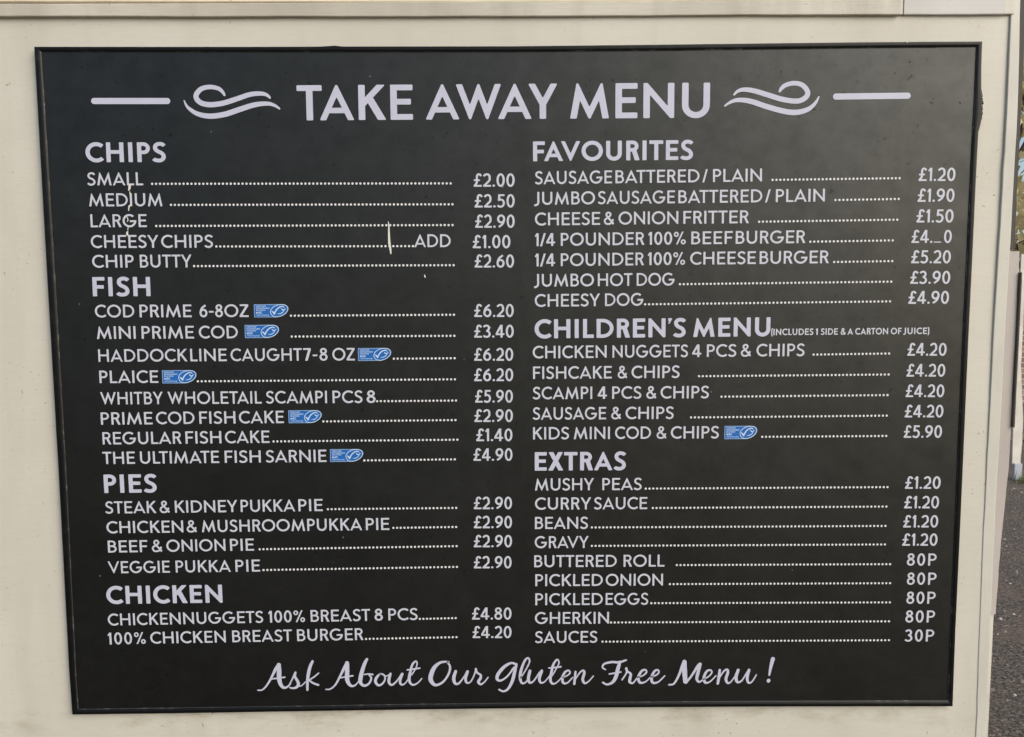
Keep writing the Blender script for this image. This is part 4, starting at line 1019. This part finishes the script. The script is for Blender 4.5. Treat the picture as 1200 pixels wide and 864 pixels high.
g.add([(-300, -300, 0), (300, -300, 0), (300, 300, 0), (-300, 300, 0)], [(0, 1, 2, 3)])
tag(g.build('ground', ground_mat()), kind='structure')
def stones_mesh():
    mb = MB(); rs = random.Random(3)
    for k in range(9000):
        x = rs.uniform(1.2, 5.2); y = rs.uniform(0.9, 5.6)
        if not 0.28 < x / (y + 1.05) < 0.86: continue
        s_ = rs.choice([0.003, 0.004, 0.005, 0.006, 0.008, 0.010]) * rs.uniform(.7, 1.3)
        a_ = rs.uniform(0, 6.28)
        base = [(x + s_ * math.cos(a_ + i * 1.256) * rs.uniform(.7, 1.2), y + s_ * math.sin(a_ + i * 1.256) * rs.uniform(.7, 1.2), 0.0) for i in range(5)]
        topz = s_ * rs.uniform(.35, .6)
        up = [(x + (p[0] - x) * .55, y + (p[1] - y) * .55, topz * rs.uniform(.8, 1.1)) for p in base]
        mb.add(base + up, [(i, (i + 1) % 5, 5 + (i + 1) % 5, 5 + i) for i in range(5)] + [(5, 6, 7, 8, 9)], rs.choice([0, 0, 0, 1, 1, 1, 1, 3, 3, 2]))
    return mb
ms = [mat('dark_stone', (0.10, 0.088, 0.078), 0.9)[0], mat('brown_stone', (0.20, 0.15, 0.12), 0.9)[0], mat('pale_stone', (0.5, 0.46, 0.40), 0.8)[0], mat('grey_stone', (0.22, 0.20, 0.185), 0.9)[0]]
tag(stones_mesh().build('gravel', ms), 'loose dark gravel scattered over the tarmac beside the kiosk', 'gravel', kind='stuff')
g = MB(); g.box(3.2, 30, 7.2, 9.6, 0.004, 0.09, 0.02)
tag(g.build('pavement', ground_mat('worn_paving', (0.12, 0.095, 0.078), (0.38, 0.31, 0.25))), kind='structure')

def brick_mat():
    m, nt, b = mat('brickwork', (0.3, 0.2, 0.15), 0.9)
    tc = nt.nodes.new('ShaderNodeTexCoord')
    sep = nt.nodes.new('ShaderNodeSeparateXYZ'); cmb = nt.nodes.new('ShaderNodeCombineXYZ')
    nt.links.new(tc.outputs['Object'], sep.inputs[0])
    nt.links.new(sep.outputs[0], cmb.inputs[0]); nt.links.new(sep.outputs[2], cmb.inputs[1])
    br = nt.nodes.new('ShaderNodeTexBrick')
    br.inputs['Color1'].default_value = (0.30, 0.22, 0.17, 1); br.inputs['Color2'].default_value = (0.16, 0.11, 0.09, 1)
    br.inputs['Mortar'].default_value = (0.42, 0.38, 0.33, 1)
    br.inputs['Scale'].default_value = 1.0
    br.inputs['Brick Width'].default_value = 0.225; br.inputs['Row Height'].default_value = 0.075; br.inputs['Mortar Size'].default_value = 0.008
    nt.links.new(cmb.outputs[0], br.inputs['Vector'])
    nt.links.new(br.outputs[0], b.inputs['Base Color'])
    return m
bw = tag(empty('brick_wall', (9, 10.0, 0)), 'low brown brick wall far behind the kiosk corner', 'wall')
g = MB(); g.box(-6.5, 16, -0.11, 0.11, 0, 1.42); g.build('brickwork', brick_mat(), bw)
g = MB(); g.box(-6.55, 16.05, -0.15, 0.15, 1.42, 1.50, 0.01); g.build('coping', mat('coping_stone', (0.40, 0.36, 0.30), 0.9)[0], bw)

# weathered white post near the corner
post = tag(empty('white_post', (4.19, 5.5, 0)), 'weathered white post with a flaking foot seen past the kiosk corner', 'post')
g = MB()
rows = []
def post_w(z):
    return (-0.018, 0.012) if z > 0.95 else (-0.018 + 0.008 * (0.95 - z), 0.012 + 0.04 * min(1, (0.95 - z) / 0.45)) if z > 0.30 else (-0.012 + 0.02 * (0.3 - z), 0.052 - 0.03 * (0.3 - z))
nz_ = 40
for i in range(nz_ + 1):
    z = 0.14 + 1.72 * i / nz_
    a_, b_ = post_w(z); e = 0.003 * noise.noise(Vector((z * 14, 2, 0)))
    rows.append([(a_ - 0.012, -0.007, z), (b_ + e, -0.007, z), (b_ + e, 0.007, z), (a_ - 0.012, 0.007, z)])
g.add([p for q_ in rows for p in q_], [(i * 4 + j, i * 4 + (j + 1) % 4, (i + 1) * 4 + (j + 1) % 4, (i + 1) * 4 + j) for i in range(nz_) for j in range(4)] + [(0, 1, 2, 3), tuple(nz_ * 4 + j for j in range(4))])
g.build('shaft', make_paint('flaking_white_paint', (0.72, 0.69, 0.62), (0.42, 0.38, 0.32), (14, 3, 1.2), 0.6, 1.2, 3.0), post)
g = MB(); g.box(-0.005, 0.062, -0.014, 0.014, 0.0, 0.139, 0.004); g.build('foot', mat('galvanised_foot', (0.42, 0.45, 0.50), 0.45)[0], post)

# grass tuft, hedge and trees
def leaf_mat(name, a_, b_):
    m, nt, bs = mat(name, a_, 0.6, 0.4)
    gi = nt.nodes.new('ShaderNodeNewGeometry')
    nt.links.new(ramp(nt, gi.outputs['Random Per Island'], [(0.0, a_), (1.0, b_)]), bs.inputs['Base Color'])
    tr = nt.nodes.new('ShaderNodeBsdfTranslucent'); mx = nt.nodes.new('ShaderNodeMixShader')
    nt.links.new(bs.inputs['Base Color'].links[0].from_socket, tr.inputs['Color'])
    mx.inputs[0].default_value = 0.45
    out_ = nt.nodes['Material Output']
    nt.links.new(bs.outputs[0], mx.inputs[1]); nt.links.new(tr.outputs[0], mx.inputs[2]); nt.links.new(mx.outputs[0], out_.inputs['Surface'])
    return m
g = MB(); rs = random.Random(9)
for k in range(120):
    x = 4.30 + rs.gauss(0, .07); y = 5.35 + rs.gauss(0, .07); h = rs.uniform(.03, .10); a_ = rs.uniform(0, 6.28)
    dx, dy = math.cos(a_) * .006, math.sin(a_) * .006
    lx, ly = rs.gauss(0, .03), rs.gauss(0, .03)
    g.add([(x - dx, y - dy, 0), (x + dx, y + dy, 0), (x + lx, y + ly, h)], [(0, 1, 2)])
tag(g.build('grass_tuft', leaf_mat('grass_blades', (0.10, 0.15, 0.03), (0.20, 0.24, 0.06)), fix=False), 'small green grass tuft at the foot of the white post', 'grass')

def tree(loc, h, rad, label, m_leaf, seed, group, n_leaf=5200, size=0.11):
    rs_ = random.Random(seed)
    t = tag(empty('broadleaf_tree', loc), label, 'tree', group)
    g_ = MB()
    def limb(p0, p1, r0, r1):
        d_ = (Vector(p1) - Vector(p0)).normalized(); u_ = d_.orthogonal().normalized(); v2 = d_.cross(u_)
        ring0 = [tuple(Vector(p0) + (u_ * math.cos(i * .785) + v2 * math.sin(i * .785)) * r0) for i in range(8)]
        ring1 = [tuple(Vector(p1) + (u_ * math.cos(i * .785) + v2 * math.sin(i * .785)) * r1) for i in range(8)]
        g_.add(ring0 + ring1, [(i, (i + 1) % 8, 8 + (i + 1) % 8, 8 + i) for i in range(8)] + [tuple(range(8)), tuple(range(8, 16))])
    limb((0, 0, 0), (0.05, 0, h * .45), .16, .11); limb((0.05, 0, h * .45), (0, .05, h * .75), .11, .05)
    clumps = []
    for k in range(26):
        a_ = rs_.uniform(0, 6.28); e = rs_.uniform(-.5, 1.0); rr = rad * rs_.uniform(.45, .9)
        c_ = Vector((math.cos(a_) * rr * math.cos(e), math.sin(a_) * rr * math.cos(e), h * .62 + math.sin(e) * rad * 1.05))
        clumps.append(c_)
        if k % 3 == 0: limb((0.03, 0, h * rs_.uniform(.35, .6)), tuple(c_), .05, .015)
    g_.build('trunk', mat('bark', (0.12, 0.09, 0.07), 0.95)[0], t)
    g_ = MB()
    for k in range(n_leaf):
        c_ = rs_.choice(clumps)
        p = c_ + Vector((rs_.gauss(0, 1), rs_.gauss(0, 1), rs_.gauss(0, .8))) * rad * .2
        n_ = Vector((rs_.gauss(0, 1), rs_.gauss(0, 1), rs_.gauss(0, 1))).normalized(); u_ = n_.orthogonal().normalized(); v2 = n_.cross(u_)
        s_ = size * rs_.uniform(.6, 1.3)
        g_.add([tuple(p - u_ * s_), tuple(p + v2 * s_ * .5), tuple(p + u_ * s_), tuple(p - v2 * s_ * .5)], [(0, 1, 2, 3)])
    g_.build('crown', m_leaf, t, fix=False)
    return t
gold = leaf_mat('yellowing_leaves', (0.42, 0.35, 0.14), (0.88, 0.80, 0.54))
green = leaf_mat('green_leaves', (0.04, 0.06, 0.02), (0.14, 0.15, 0.05))
tree((7.6, 11.6, 0), 5.2, 2.2, 'tree with golden leaves nearest behind the kiosk corner', gold, 5, 'trees behind the brick wall')
tree((13.5, 13.0, 0), 6.0, 2.6, 'darker green tree further along the brick wall', green, 8, 'trees behind the brick wall')
